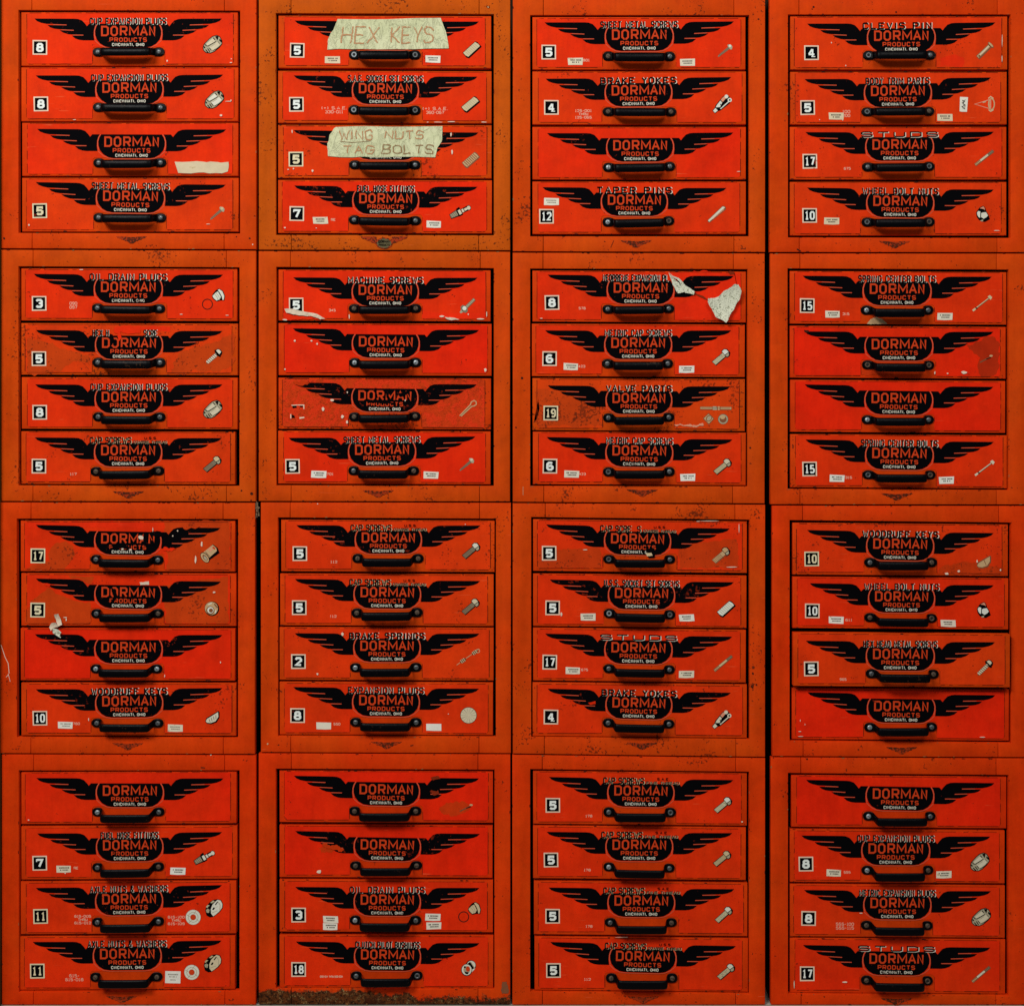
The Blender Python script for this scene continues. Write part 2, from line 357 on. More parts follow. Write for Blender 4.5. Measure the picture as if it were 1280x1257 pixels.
# ------------------------------------------------------------------ lettering (own stroke alphabet, y down, unit box)
G = {
 'A': [[(0,1),(.5,0),(1,1)],[(.2,.66),(.8,.66)]],
 'B': [[(0,0),(0,1),(.75,1),(1,.88),(1,.62),(.75,.5),(.95,.38),(.95,.12),(.72,0),(0,0)],[(0,.5),(.75,.5)]],
 'C': [[(1,.22),(.8,0),(.2,0),(0,.16),(0,.84),(.2,1),(.8,1),(1,.78)]],
 'D': [[(0,0),(0,1),(.72,1),(1,.85),(1,.15),(.72,0),(0,0)]],
 'E': [[(1,0),(0,0),(0,1),(1,1)],[(0,.5),(.8,.5)]],
 'F': [[(1,0),(0,0),(0,1)],[(0,.5),(.8,.5)]],
 'G': [[(1,.2),(.8,0),(.2,0),(0,.16),(0,.84),(.2,1),(.8,1),(1,.84),(1,.55),(.6,.55)]],
 'H': [[(0,0),(0,1)],[(1,0),(1,1)],[(0,.5),(1,.5)]],
 'I': [[(.5,0),(.5,1)]],
 'J': [[(1,0),(1,.84),(.8,1),(.2,1),(0,.8)]],
 'K': [[(0,0),(0,1)],[(1,0),(.1,.52),(1,1)]],
 'L': [[(0,0),(0,1),(1,1)]],
 'M': [[(0,1),(0,0),(.5,.72),(1,0),(1,1)]],
 'N': [[(0,1),(0,0),(1,1),(1,0)]],
 'O': [[(.3,0),(.7,0),(1,.2),(1,.8),(.7,1),(.3,1),(0,.8),(0,.2),(.3,0)]],
 'P': [[(0,1),(0,0),(.78,0),(1,.12),(1,.44),(.78,.56),(0,.56)]],
 'Q': [[(.2,0),(.8,0),(1,.15),(1,.85),(.8,1),(.2,1),(0,.85),(0,.15),(.2,0)],[(.6,.7),(1,1)]],
 'R': [[(0,1),(0,0),(.78,0),(1,.12),(1,.42),(.78,.54),(0,.54)],[(.5,.54),(1,1)]],
 'S': [[(1,.18),(.8,0),(.2,0),(0,.14),(0,.36),(.2,.48),(.8,.52),(1,.64),(1,.86),(.8,1),(.2,1),(0,.82)]],
 'T': [[(0,0),(1,0)],[(.5,0),(.5,1)]],
 'U': [[(0,0),(0,.84),(.2,1),(.8,1),(1,.84),(1,0)]],
 'V': [[(0,0),(.5,1),(1,0)]],
 'W': [[(0,0),(.25,1),(.5,.3),(.75,1),(1,0)]],
 'X': [[(0,0),(1,1)],[(1,0),(0,1)]],
 'Y': [[(0,0),(.5,.5),(1,0)],[(.5,.5),(.5,1)]],
 'Z': [[(0,0),(1,0),(0,1),(1,1)]],
 '&': [[(1,1),(.2,.3),(.3,0),(.65,0),(.7,.25),(0,.65),(.15,1),(.6,1),(1,.6)]],
 '.': [[(.4,.9),(.4,1.05)]], ',': [[(.5,.88),(.35,1.15)]], '-': [[(.15,.52),(.85,.52)]], "(": [[(.7,0),(.4,.3),(.4,.7),(.7,1)]], ")": [[(.3,0),(.6,.3),(.6,.7),(.3,1)]], '+': [[(.5,.2),(.5,.8)],[(.1,.5),(.9,.5)]],
 '0': [[(.25,0),(.75,0),(1,.18),(1,.82),(.75,1),(.25,1),(0,.82),(0,.18),(.25,0)]],
 '1': [[(.15,.18),(.5,0),(.5,1)],[(.1,1),(.9,1)]],
 '2': [[(0,.22),(.2,0),(.8,0),(1,.18),(1,.4),(0,1),(1,1)]],
 '3': [[(0,.16),(.2,0),(.8,0),(1,.16),(1,.36),(.75,.48),(.45,.48)],[(.75,.48),(1,.62),(1,.84),(.8,1),(.2,1),(0,.84)]],
 '4': [[(.68,1),(.68,0)],[(.6,.02),(.04,.7)],[(0,.72),(1,.72)]],
 '5': [[(.92,0),(.1,0),(.06,.45),(.7,.42),(1,.58),(1,.82),(.75,1),(.2,1),(0,.86)]],
 '6': [[(.9,.1),(.7,0),(.3,0),(0,.2),(0,.82),(.25,1),(.75,1),(1,.82),(1,.6),(.75,.44),(.1,.5)]],
 '7': [[(0,0),(1,0),(.4,1)]],
 '8': [[(.28,0),(.72,0),(.92,.14),(.92,.34),(.7,.47),(.3,.47),(.08,.34),(.08,.14),(.28,0)],[(.3,.47),(0,.62),(0,.85),(.25,1),(.75,1),(1,.85),(1,.62),(.7,.47)]],
 '9': [[(.1,.9),(.3,1),(.7,1),(1,.8),(1,.18),(.75,0),(.25,0),(0,.18),(0,.4),(.25,.56),(.9,.5)]],
}
WID = {'I': .32, '.': .28, ',': .3, ' ': .55, 'M': 1.3, 'W': 1.35, '1': .6, '-': .7, '(': .5, ')': .5}
def text(ink, s, x0, x1, y0, y1, w, m, layer=0, gap=0.42, jit=0.0, rnd=None, drop=None):
    """letters fitted between x0 and x1; drop = set of letter positions worn away"""
    u = sum(WID.get(c, 1) for c in s)+gap*(len(s)-1)
    q = (x1-x0-w)/u; x = x0+w/2
    ya, yb = y0+w/2, y1-w/2
    for i, c in enumerate(s):
        cw = WID.get(c, 1)*q
        if c in G and not (drop and i in drop):
            for st in G[c]:
                pts = [(x+a*cw, ya+b*(yb-ya)) for a, b in st]
                if jit: pts = [(a+rnd.uniform(-jit, jit), b+rnd.uniform(-jit, jit)) for a, b in pts]
                cl = pts[0] == pts[-1] and len(pts) > 3
                ink.line(pts[:-1] if cl else pts, w, m, layer, closed=cl)
        x += cw+gap*q
    return ink

# ------------------------------------------------------------------ the winged emblem (local pixels, origin = centre of the wing tops)
WING = [(-115.2,-.2),(-112,3.0),(-107,5.0),(-100.5,6.3),(-75.6,7.1),(-75.6,8.3),(-99.2,7.7),(-96,10.5),(-91,12.2),(-85.5,12.9),
        (-66.8,13.7),(-66.8,14.9),(-84.2,14.2),(-80,17),(-74,19),(-70,19.4),(-55,19.6),(-55,20.8),(-69.2,20.8),(-65,24.3),(-60,26),(-55,26.6),
        (-41.6,26.6),(-42.4,20),(-42.1,14),(-40.8,9.6),(-38.8,6.2),(-48,6.2),(-50.6,9.2),(-53,6),(-56.6,2.2),(-61.5,.4),(-66,0)]
BODY = [(-36.9,6.2),(-39.2,10),(-40.6,15),(-40.4,20),(-38.6,25.6),(-34.4,30.6),(-28.6,34.0),(-22,35)]
def emblem(plain):
    k = Ink()
    k.poly(WING, 'black_ink'); k.poly([(-x, y) for x, y in WING][::-1], 'black_ink')
    k.poly(BODY+[(-x, y) for x, y in BODY[::-1]], 'black_ink')
    # pale misprint lines round the shield and in the feather slits
    k.line([(-41.0,26.4),(-38.0,29.4),(-34.0,32.6),(-28,35.3),(-21,36.2),(21,36.2),(28,35.3),(34,32.6),(38,29.4),(41,26.4)], .9, 'orange_line', 1)
    for s in (-1, 1):
        k.line([(s*38,6.4),(s*40.2,10),(s*41.4,15),(s*41.3,20),(s*40.2,25.4)], 1.1, 'orange_line', 1)
        k.line([(s*92,7.4),(s*75.8,7.7)], .8, 'orange_line', 1)
        k.line([(s*82,13.6),(s*67,14.3)], .8, 'orange_line', 1)
        k.line([(s*68,20.1),(s*55.2,20.2)], .8, 'orange_line', 1)
    return k.local_mesh('wing_emblem')
EMB = emblem(False)
def brand():
    k = Ink()
    for ch, a, b in (('D',-33.3,-23.8),('O',-21.8,-12.6),('R',-10.2,-.9),('M',1.0,13.2),('A',14.2,24.4),('N',25.6,33.4)):
        text(k, ch, a, b, 8.7, 21.5, 2.15, 'orange_ink')
    text(k, 'PRODUCTS', -23, 23, 23.0, 28.5, 1.15, 'orange_ink', gap=.62)
    return k.local_mesh('brand_lettering')
BRAND = brand()
def city():
    k = Ink(); text(k, 'CINCINNATI, OHIO', -19.8, 19.8, 29.9, 33.6, .68, 'white_ink', gap=.52)
    return k.local_mesh('city_lettering')
CITY = city()

# ------------------------------------------------------------------ printed pictures of the parts (local pixels, y down)
def rot(k, deg): return k.xf(0, 0, math.radians(deg))
def pic(kind):
    k = Ink(); b, w, g, m, t = 'black_ink', 'pic_white', 'pic_grey', 'pic_mid', 'pic_tan'
    if kind == 'cup':
        q = lambda *p: [((x-530)/25.6, (y-510)/25.6) for x, y in p]
        k.poly(q((215,640),(250,520),(420,340),(520,255),(660,215),(760,260),(840,390),(845,500),(760,620),(600,760),(480,815),(330,805),(240,730)), b, 0)
        k.poly(q((240,640),(270,530),(430,360),(530,280),(655,240),(745,280),(820,400),(820,490),(740,600),(590,735),(480,790),(340,780),(260,720)), 'pic_mid', 1)
        k.poly(q((330,510),(440,410),(530,330),(560,350),(635,430),(500,500),(370,572)), w, 2); k.poly(q((430,600),(560,520),(680,430),(770,520),(700,600),(560,705),(500,690)), w, 2)
        k.poly(q((610,275),(640,250),(715,258),(710,310),(690,390),(650,340)), b, 2); k.poly(q((755,335),(825,395),(822,455),(800,450),(735,385)), b, 2)
        k.poly(q((300,700),(330,690),(415,785),(370,790)), b, 2); k.poly(q((245,600),(275,590),(310,645),(260,660)), b, 2)
        k.line(q((280,520),(330,575),(390,580),(520,500),(640,425)), .9, b, 3); k.line(q((380,660),(455,770)), 1.1, b, 3); k.line(q((435,640),(500,720)), .9, b, 3); k.line(q((545,310),(605,375)), 1.1, b, 3); k.line(q((695,425),(765,505)), 1.0, g, 3)
        k.line(q((540,730),(680,650),(800,545)), .7, b, 3); k.line(q((470,605),(620,500)), .6, m, 3)
    elif kind == 'setscrew':
        k.poly([(-11.5,-4.8),(10,-4.8),(11.5,-2),(11.5,5.8),(-10,6),(-11.8,3)], b, 0)
        k.poly([(-10.8,-4.2),(9.2,-4.2),(10.6,0),(10.4,3.6),(-9.4,3.8),(-10.8,0)], w, 1)
        for i in range(7): k.line([(-8+i*2.5,-3.8),(-7.2+i*2.5,3.2)], .5, m, 2)
        rot(k, -41)
    elif kind == 'setscrew_tan':
        k.poly([(-11,-4.6),(10,-4.6),(11.2,-2),(11,5.2),(-10,5.4),(-11.4,3)], 'pic_brown', 0)
        k.poly([(-10.3,-4),(9.2,-4),(10.2,0),(10,3.6),(-9.4,3.8),(-10.3,0)], t, 1)
        for i in range(7): k.line([(-8+i*2.5,-3.6),(-7.2+i*2.5,3.2)], 1.0, 'pic_brown', 2)
        rot(k, -41)
    elif kind == 'screw':
        k.line([(-11.5,.4),(6,0)], 1.6, g, 0, w2=3.4)
        for i in range(8): k.line([(-9+i*1.9,-1.8),(-8.2+i*1.9,1.8)], .6, 'pic_brown', 1)
        k.poly([(6,-3.6),(8,-4.2),(10.5,-1),(10.2,1.8),(7.5,3.8),(6,2.6)], m, 1); k.disc(8.4, -1.2, 1.7, w, 2)
        rot(k, -38)
    elif kind in ('bolt', 'bolt_tan', 'bolt_pale'):
        sh = {'bolt': g, 'bolt_tan': t, 'bolt_pale': 'pic_pale'}[kind]
        k.poly([(-13,-3.4),(5,-3.4),(5,3.8),(-12,4)], b if kind != 'bolt_tan' else 'pic_brown', 0)
        k.poly([(-12.3,-2.8),(5,-2.8),(5,2.6),(-11.6,2.8)], sh, 1)
        for i in range(6): k.line([(-11+i*2,-2.6),(-10.3+i*2,2.6)], .6, 'pic_brown' if kind != 'bolt_pale' else m, 2)
        k.poly([(4.6,-5.6),(9,-5.8),(12.2,-3),(12.2,3.2),(9,5.8),(4.6,5.4)], b, 1)
        k.poly([(5.2,-4.8),(8.8,-5),(11,-2.8),(11,1),(5.2,.6)], w if kind != 'bolt_tan' else t, 2)
        k.poly([(5.4,1.4),(10.6,1.8),(8.6,4.6),(5.4,4.4)], m, 2)
        rot(k, -40)
    elif kind == 'hexscrew':
        k.poly([(-13.2,.5),(-10,-2.2),(6,-2.6),(6,2.6),(-10,2.6)], 'pic_brown', 0)
        for i in range(7): k.poly([(-11.5+i*2.5,-1.9),(-9.9+i*2.5,-2.2),(-9.2+i*2.5,2.1),(-10.8+i*2.5,2.0)], w, 1)
        k.disc(6.2, 0, 2.2, b, 1, 5.8, 14); k.poly([(6.5,-4.8),(10,-4.4),(12,-1.5),(11.8,2.5),(9,4.6),(6.5,4.2)], b, 2)
        k.poly([(7,-4),(9.8,-3.6),(11,-1.4),(10.6,1.6),(7,2)], w, 3)
        rot(k, -42)
    elif kind == 'machine':
        k.poly([(-10,-2.4),(12,-2),(12,2.2),(-10,2.6)], 'pic_brown', 0); k.poly([(-4,-1.6),(11.4,-1.4),(11.4,1.2),(-4,1.6)], m, 1)
        for i in range(6): k.line([(-2+i*2.2,-1.5),(-1.4+i*2.2,1.5)], .6, g, 2)
        k.poly([(-8,-5),(-4,-5.2),(-2.4,-2),(-2.6,2.4),(-5,5.2),(-8.6,4.6),(-9.6,0)], g, 1); k.disc(-5.2, -.5, 2.6, w, 2)
        k.poly([(-13,-1.2),(-9,-2.2),(-9,2),(-13,1)], m, 1)
        rot(k, -42)
    elif kind == 'yoke':
        k.poly([(-14,-2.5),(-9,-3),(-6,-4.6),(8,-6.2),(13.5,-4.2),(13.5,4.2),(8,6),(-6,4.6),(-9,3),(-14,2.5)], b, 0)
        k.poly([(-13.4,-1.8),(-8.8,-2.2),(-8.8,2.2),(-13.4,1.8)], w, 1); k.poly([(-8,-2.4),(-5,-3.6),(2,-4.6),(2,-1.2),(-4,1)], w, 1)
        k.poly([(3,-5),(8,-5.4),(10,-4.6),(10,-2),(3,-1.2)], 'pic_pink', 1); k.disc(11, -3, 2.4, w, 2); k.disc(11, 3, 2.6, w, 2); k.disc(11, 3, 1.1, b, 3)
        k.line([(-5,3),(9,3.6)], 1.4, w, 1); k.line([(-1,-1.6),(-2.2,3)], 1.0, b, 2)
        rot(k, -42)
    elif kind == 'pin':
        k.poly([(-13.5,-1.8),(12,-3.2),(14.2,-1.6),(14.2,1.8),(12,3),(-13.5,2.2),(-14.6,0)], 'pic_brown', 0)
        k.poly([(-13.2,-1.2),(11.8,-2.4),(13.2,-1),(13.2,.6),(-13.2,1)], w, 1); k.line([(-8,1.2),(11,1.6)], .7, 'pic_pink', 2)
        rot(k, -39)
    elif kind == 'clevis':
        k.poly([(-12.5,-3),(9,-3),(9,3),(-12.5,3)], 'pic_brown', 0); k.poly([(-11.8,-2.2),(9,-2.2),(9,1),(-11.8,1)], t, 1)
        k.line([(-8,-.6),(7,-.8)], 1.0, w, 2); k.disc(-9.6, -.2, 1.2, 'pic_brown', 3); k.disc(10.2, 0, 2.0, 'pic_brown', 1, 4.8); k.disc(10.6, -.3, 1.2, t, 2, 3.9)
        rot(k, -42)
    elif kind == 'stud':
        k.poly([(-14.5,-1.9),(14.5,-1.9),(14.5,2.1),(-14.5,2.1)], 'pic_brown', 0)
        k.poly([(-6,-1.4),(6,-1.4),(6,1.0),(-6,1.0)], w, 1); k.poly([(-14,-1.2),(-6,-1.2),(-6,1.2),(-14,1.2)], t, 1); k.poly([(6,-1.2),(14,-1.2),(14,1.2),(6,1.2)], 'pic_grey', 1)
        for i in range(4): k.line([(-13+i*2,-1.4),(-12.4+i*2,1.4)], .6, 'pic_brown', 2); k.line([(7+i*2,-1.4),(7.6+i*2,1.4)], .6, 'pic_brown', 2)
        rot(k, -40)
    elif kind == 'longbolt':
        k.line([(-15,.2),(12,0)], 2.0, 'pic_brown', 0); k.line([(-14.6,-.2),(10,-.3)], 1.1, w, 1); k.line([(-15,0),(-11,0)], 2.6, w, 2)
        k.poly([(10.5,-2.8),(14,-2.4),(14.6,1.6),(11,2.8)], w, 2); k.line([(-9.6,-1.4),(-9,1.6)], 1.2, b, 3)
        rot(k, -38)
    elif kind == 'wheelnut':
        q = lambda *p: [((x-490)/32*1.05, (y-540)/32*1.05) for x, y in p]
        k.poly(q((225,480),(290,370),(350,285),(490,215),(560,280),(610,420),(700,560),(760,720),(580,830),(440,820),(330,750),(250,640)), b, 0)
        k.poly(q((350,320),(490,240),(540,300),(560,400),(530,350),(440,330)), 'pic_pink', 1)
        k.poly(q((255,490),(300,420),(385,440),(385,680),(330,660),(280,590)), w, 1); k.poly(q((415,500),(480,470),(600,455),(680,580),(620,650),(520,712),(420,650)), w, 1)
        k.poly(q((390,780),(500,735),(500,810),(420,815)), m, 1)
    elif kind == 'drain':
        q = lambda *p: [((x-905)/8*1.05, (y-272)/8*1.05) for x, y in p]
        k.poly(q((842,282),(860,252),(880,228),(912,212),(950,234),(968,285),(960,328),(925,326),(885,336),(852,308)), b, 0)
        k.poly(q((848,282),(866,262),(884,246),(902,240),(928,290),(916,316),(886,327),(860,304)), w, 1)
        k.poly(q((900,226),(915,219),(944,240),(961,285),(954,321),(943,322),(936,288),(920,254)), w, 1)
        k.line(q((868,264),(890,290),(900,322)), .8, m, 2); k.line(q((882,250),(905,280),(915,312)), .7, m, 2); k.poly(q((850,262),(860,252),(864,262)), b, 2)
    elif kind == 'oring':
        k.ring(0, 0, 6.3, 1.1, 'chip_dark', 0, n=24)
    elif kind == 'clip':
        k.line([(-12,0),(6,-5.4),(7,5.8)], 1.1, 'pic_pink', 0, closed=True); k.ring(9, 0, 3.6, 1.5, 'pic_tan', 1, 6.8); k.line([(5,-7),(8,-9.5),(11.5,-7)], 1.2, w, 1)
        k.line([(5.4,7),(8,9),(11.5,7)], 1.2, w, 1); k.line([(8,-5),(8,5)], 1.2, 'pic_pink', 1); k.line([(-2,-2),(2,-3)], 1.0, w, 2)
    elif kind == 'cotter':
        k.line([(-13,1),(6,-1.5),(9,-3.4),(13,-2.8),(14,0),(12.4,2.6),(9,2.8),(6,1.2),(-12,2.6)], 1.3, t, 1); k.line([(-13,1.6),(7,.4)], .9, 'pic_brown', 0)
        rot(k, -38)
    elif kind == 'valve':
        k.rect(-19.5, -10.6, 20, -6.6, 'pic_brown', 0); k.rect(-19, -10.0, -4, -7.6, t, 1); k.rect(-3.6, -11, 1.5, -6.4, m, 2); k.rect(2.6, -11, 5, -6.4, t, 2); k.rect(6, -10.2, 19.6, -7.4, t, 1)
        k.line([(-18,-8.8),(18,-8.8)], .5, 'pic_brown', 3)
        k.poly([(-16,4.2),(-8.8,-2.6),(-1.6,4.4),(-8.4,12)], 'pic_brown', 0); k.poly([(-14.8,4.2),(-8.8,-1.4),(-2.8,4.4),(-8.4,10.6)], t, 1)
        k.ring(-8.2, 4, 3.0, 1.0, 'pic_brown', 2, 4.0, rot=.7); k.disc(-8.2, 4, 2.2, m, 2, 3.2, rot=.7)
        k.disc(9.4, 4.8, 6.6, 'pic_brown', 0); k.ring(9.4, 5, 5.2, 1.6, m, 1); k.disc(8.8, 2.4, 3.2, t, 2, 2.6); k.disc(9.6, 6.6, 1.8, 'pic_brown', 3)
    elif kind == 'woodruff':
        k.poly([(-10,4.6),(-8.4,.6),(6.6,-8.4),(8,-6.8),(8,0),(4.4,6),(-2.4,8.4),(-8,7.4)], b, 0)
        k.poly([(-9.2,4.6),(-7.6,1.6),(6.2,-7),(6.6,-1),(3,4.6),(-3,6.8),(-7.6,6.4)], w, 1)
        for i in range(4): k.line([(-5+i*2.8,2-i*1.7),(-3.6+i*2.4,6-i*1.4)], .6, b, 2)
    elif kind == 'woodruff_tan':
        k.poly([(-10,4.6),(-8.4,.6),(6.6,-8.4),(8,-6.8),(8,0),(4.4,6),(-2.4,8.4),(-8,7.4)], 'pic_brown', 0)
        k.poly([(-9.2,4.6),(-7.6,1.6),(6.2,-7),(6.6,-1),(3,4.6),(-3,6.8),(-7.6,6.4)], t, 1); k.line([(-1,-2.6),(2,4)], .8, 'pic_brown', 2)
    elif kind == 'spring':
        k.line([(-14,10),(14,-10.5)], .8, 'pic_tan', 0)
        for x in (-6, 8.5): k.disc(x, -x*.72, 4.4, 'pic_brown', 0, 2.4, rot=-.62); [k.line([(x+i*1.8-1.6,-(x+i*1.8)*.72-1.8),(x+i*1.8+1,-(x+i*1.8)*.72+1.8)], .9, w, 2) for i in (-1, 0, 1)]
        k.ring(12.4, -8, 2.2, .8, t, 1)
    elif kind == 'disc':
        k.disc(0, 0, 10.4, b, 0); k.disc(0, 0, 9.9, 'pic_white', 1)
        for i in range(14):
            a = i*.449; k.poly([(.8*math.cos(a),.8*math.sin(a)),(9.6*math.cos(a-.03),9.6*math.sin(a-.03)),(9.6*math.cos(a+.03),9.6*math.sin(a+.03))], 'pic_grey' if i % 3 == 0 else m, 2)
    elif kind == 'nutbush':
        k.disc(0, 0, 9.2, b, 0); k.disc(-.6, -.4, 8.2, t, 1); k.disc(-2, 2.2, 5.2, 'pic_brown', 2); k.disc(-1.8, 1.8, 4.0, w, 3); k.disc(-1.2, 2.2, 2.6, 'pic_brown', 4)
        k.line([(-5,-5),(0,-7)], 1.2, w, 3); k.line([(3,-6),(7,-1)], 1.6, 'pic_brown', 3); k.line([(5,2),(4,6)], 1.4, w, 3)
    elif kind == 'socket':
        k.poly([(-9,-4),(9,-7.4),(11,0),(9,6.6),(-9,6)], b, 0); k.poly([(-9,-6.4),(8.4,-6.8),(9.4,-1),(8,2.4),(-8,3.6)], t, 1)
        k.disc(-9, 0, 4.6, b, 2, 7.6); k.disc(-9.2, 0, 3.8, t, 3, 6.8); k.disc(-9.0, .4, 2.3, 'pic_brown', 4, 4.6); k.disc(-9.0, 1.0, 1.5, m, 5, 3.2)
        k.poly([(0,-5.6),(4.4,-5.6),(5,-2),(0.6,-1.6)], 'pic_pink', 2); k.poly([(5.6,-5),(8,-4.4),(8.4,-1),(6.4,-.6)], OR_KEY, 2); k.line([(-4,-5.6),(-3.4,3)], .7, 'pic_brown', 2)
        rot(k, -38)
    elif kind == 'axlenut':
        q = lambda *p: [((x-905)/21.33, (y-425)/21.33) for x, y in p]
        k.poly(q((672,480),(700,370),(790,260),(880,195),(1000,175),(1095,195),(1145,300),(1140,410),(1060,520),(900,645),(800,665),(710,615)), b, 0)
        k.poly(q((820,450),(860,330),(930,250),(1000,190),(1080,210),(1128,300),(1122,400),(1050,500),(950,590),(890,632),(830,560)), w, 1)
        k.poly(q((690,470),(740,430),(792,460),(775,545),(712,540)), m, 1); k.poly(q((690,385),(740,330),(788,342),(722,415)), 'pic_pale', 1); k.poly(q((800,275),(880,210),(925,230),(860,285)), 'pic_pale', 1)
        k.poly(q((855,460),(890,395),(935,400),(905,462)), b, 2); k.line(q((940,330),(1000,245)), 1.3, b, 2); k.line(q((1000,230),(1070,330),(1060,470)), .7, m, 2); k.line(q((850,545),(1000,480)), .6, m, 2); k.line(q((830,300),(780,380)), 1.2, b, 2)
    elif kind == 'washer':
        k.disc(0, 0, 9.8, 'pic_brown', 0); k.ring(0, 0, 6.5, 5.6, 'pic_white', 1, n=22); k.ring(0, 0, 6.2, .6, m, 2); k.disc(0, 0, 3.4, OR_KEY, 2)
        for a in (.4, 2.0, 3.3, 4.9): k.line([(4*math.cos(a),4*math.sin(a)),(8.6*math.cos(a+.2),8.6*math.sin(a+.2))], .6, m, 3)
    elif kind == 'bushing':
        k.disc(3, -3.4, 6.4, b, 0, 6.6); k.disc(3.4, -3.8, 5.4, w, 1, 5.4); k.poly([(-5,-3),(2,-8),(8,1),(2,7)], w, 1); k.line([(3,-7.6),(8,1)], 1.0, m, 2)
        k.disc(-2.4, 2, 7.0, b, 2, 7.6); k.disc(-2.4, 1.8, 6.2, w, 3, 6.8); k.disc(-2.2, 2, 4.2, 'pic_mid', 4, 4.8); k.disc(-.8, .8, 2.6, OR_KEY, 5, 3.4); k.poly([(-5,4),(0,5),(-1,7.4),(-4,7)], b, 6); k.disc(-4.6, -1.6, 1.3, b, 6)
    elif kind == 'fitting':
        k.poly([(-14,-2.8),(-3,-4.6),(-3,4.6),(-14,3.4)], b, 0); k.poly([(-13.4,-2.2),(-4,-3.8),(-4,3.2),(-13.4,2.6)], g, 1)
        for i in range(4): k.line([(-12+i*2.2,-2.4),(-11+i*2.2,2.4)], .8, m, 2)
        k.poly([(-3,-5.6),(1.4,-6.2),(2,4.6),(-3,5)], b, 1); k.poly([(-2.2,-2.8),(1,-3),(1.2,3),(-2.2,3.2)], w, 2)
        k.poly([(2,-2.8),(13.4,-3.2),(14.8,0),(13.4,3),(2,2.8)], b, 0); k.poly([(2.4,-2),(4.8,-2.2),(5,2),(2.4,2.2)], w, 1); k.poly([(5.8,-1.4),(9.6,-1.6),(9.6,1.4),(5.8,1.6)], w, 1); k.disc(11.8, 0, 2.2, w, 1, 2.5)
        rot(k, -27)
    elif kind == 'screw_worn':
        k.line([(-8,4),(4,-2)], 1.6, 'pic_brown', 0); k.disc(6, -4, 2.2, t, 1, 1.2); k.line([(0,0),(6,-2)], 1.0, b, 1)
    return k.local_mesh('part_picture')
OR_KEY = 'orange_ink'
PICS = {}
def picture(kind):
    if kind not in PICS: PICS[kind] = pic(kind)
    return PICS[kind]

# ------------------------------------------------------------------ handle (shared meshes, local pixels; mid of the two bolts = origin)
def handle_mesh():
    H = 16.5; t = 1.5
    # path along x: x, depth, drop, height, bulge
    path = [(-44.6,.9,0,2.4,0),(-44.0,.9,0,6.0,0),(-42.6,.9,0,9.2,0),(-40.4,.9,0,11.0,0),(-38,.9,0,11.6,0),(-35,.9,0,11.2,0),(-33.2,1.2,.2,10.4,0),(-32.2,2.4,.4,10,0),
            (-31.6,5,.9,9.8,0),(-30.9,9,1.7,9.8,.2),(-30.3,13,2.4,10,.6),(-29.6,15.2,2.8,10.2,1.2),(-28,16.0,3.0,10.4,1.3),(-24,16.3,3.1,10.5,1.5),(-12,16.5,3.2,10.6,1.6),(0,16.6,3.2,10.7,1.6)]
    path = path+[(-x, d, y, h, b) for x, d, y, h, b in path[:-1][::-1]]
    prof = [-1, -.88, -.55, 0, .55, .88, 1]
    V = []; F = []; n = len(path); m = len(prof)
    for i, (x, d, y, h, b) in enumerate(path):
        a = path[max(0, i-1)]; c = path[min(n-1, i+1)]
        tx, td = c[0]-a[0], c[1]-a[1]; L = math.hypot(tx, td); nx, nd = -td/L, tx/L
        for s in (1, -1):
            for q in (prof if s == 1 else prof[::-1]):
                bulge = b*(1-q*q) - b*.5
                off = s*t/2*(1 if abs(q) < .95 else .35)+bulge
                V.append(Vector(((x+nx*off)*K, -(d+nd*off)*K, -(y+q*h/2)*K)))
    r = 2*m
    for i in range(n-1):
        for j in range(r):
            F.append([i*r+j, i*r+(j+1) % r, (i+1)*r+(j+1) % r, (i+1)*r+j])
    F.append(list(range(r))[::-1]); F.append([(n-1)*r+j for j in range(r)])
    bm = bmesh.new(); vs = [bm.verts.new(v) for v in V]
    for f in F: bm.faces.new([vs[j] for j in f])
    bmesh.ops.recalc_face_normals(bm, faces=bm.faces)
    me = bpy.data.meshes.new('handle'); bm.to_mesh(me); bm.free()
    me.polygons.foreach_set('use_smooth', [True]*len(me.polygons)); me.set_sharp_from_angle(angle=math.radians(50))
    me.materials.append(M['handle_black'])
    return me
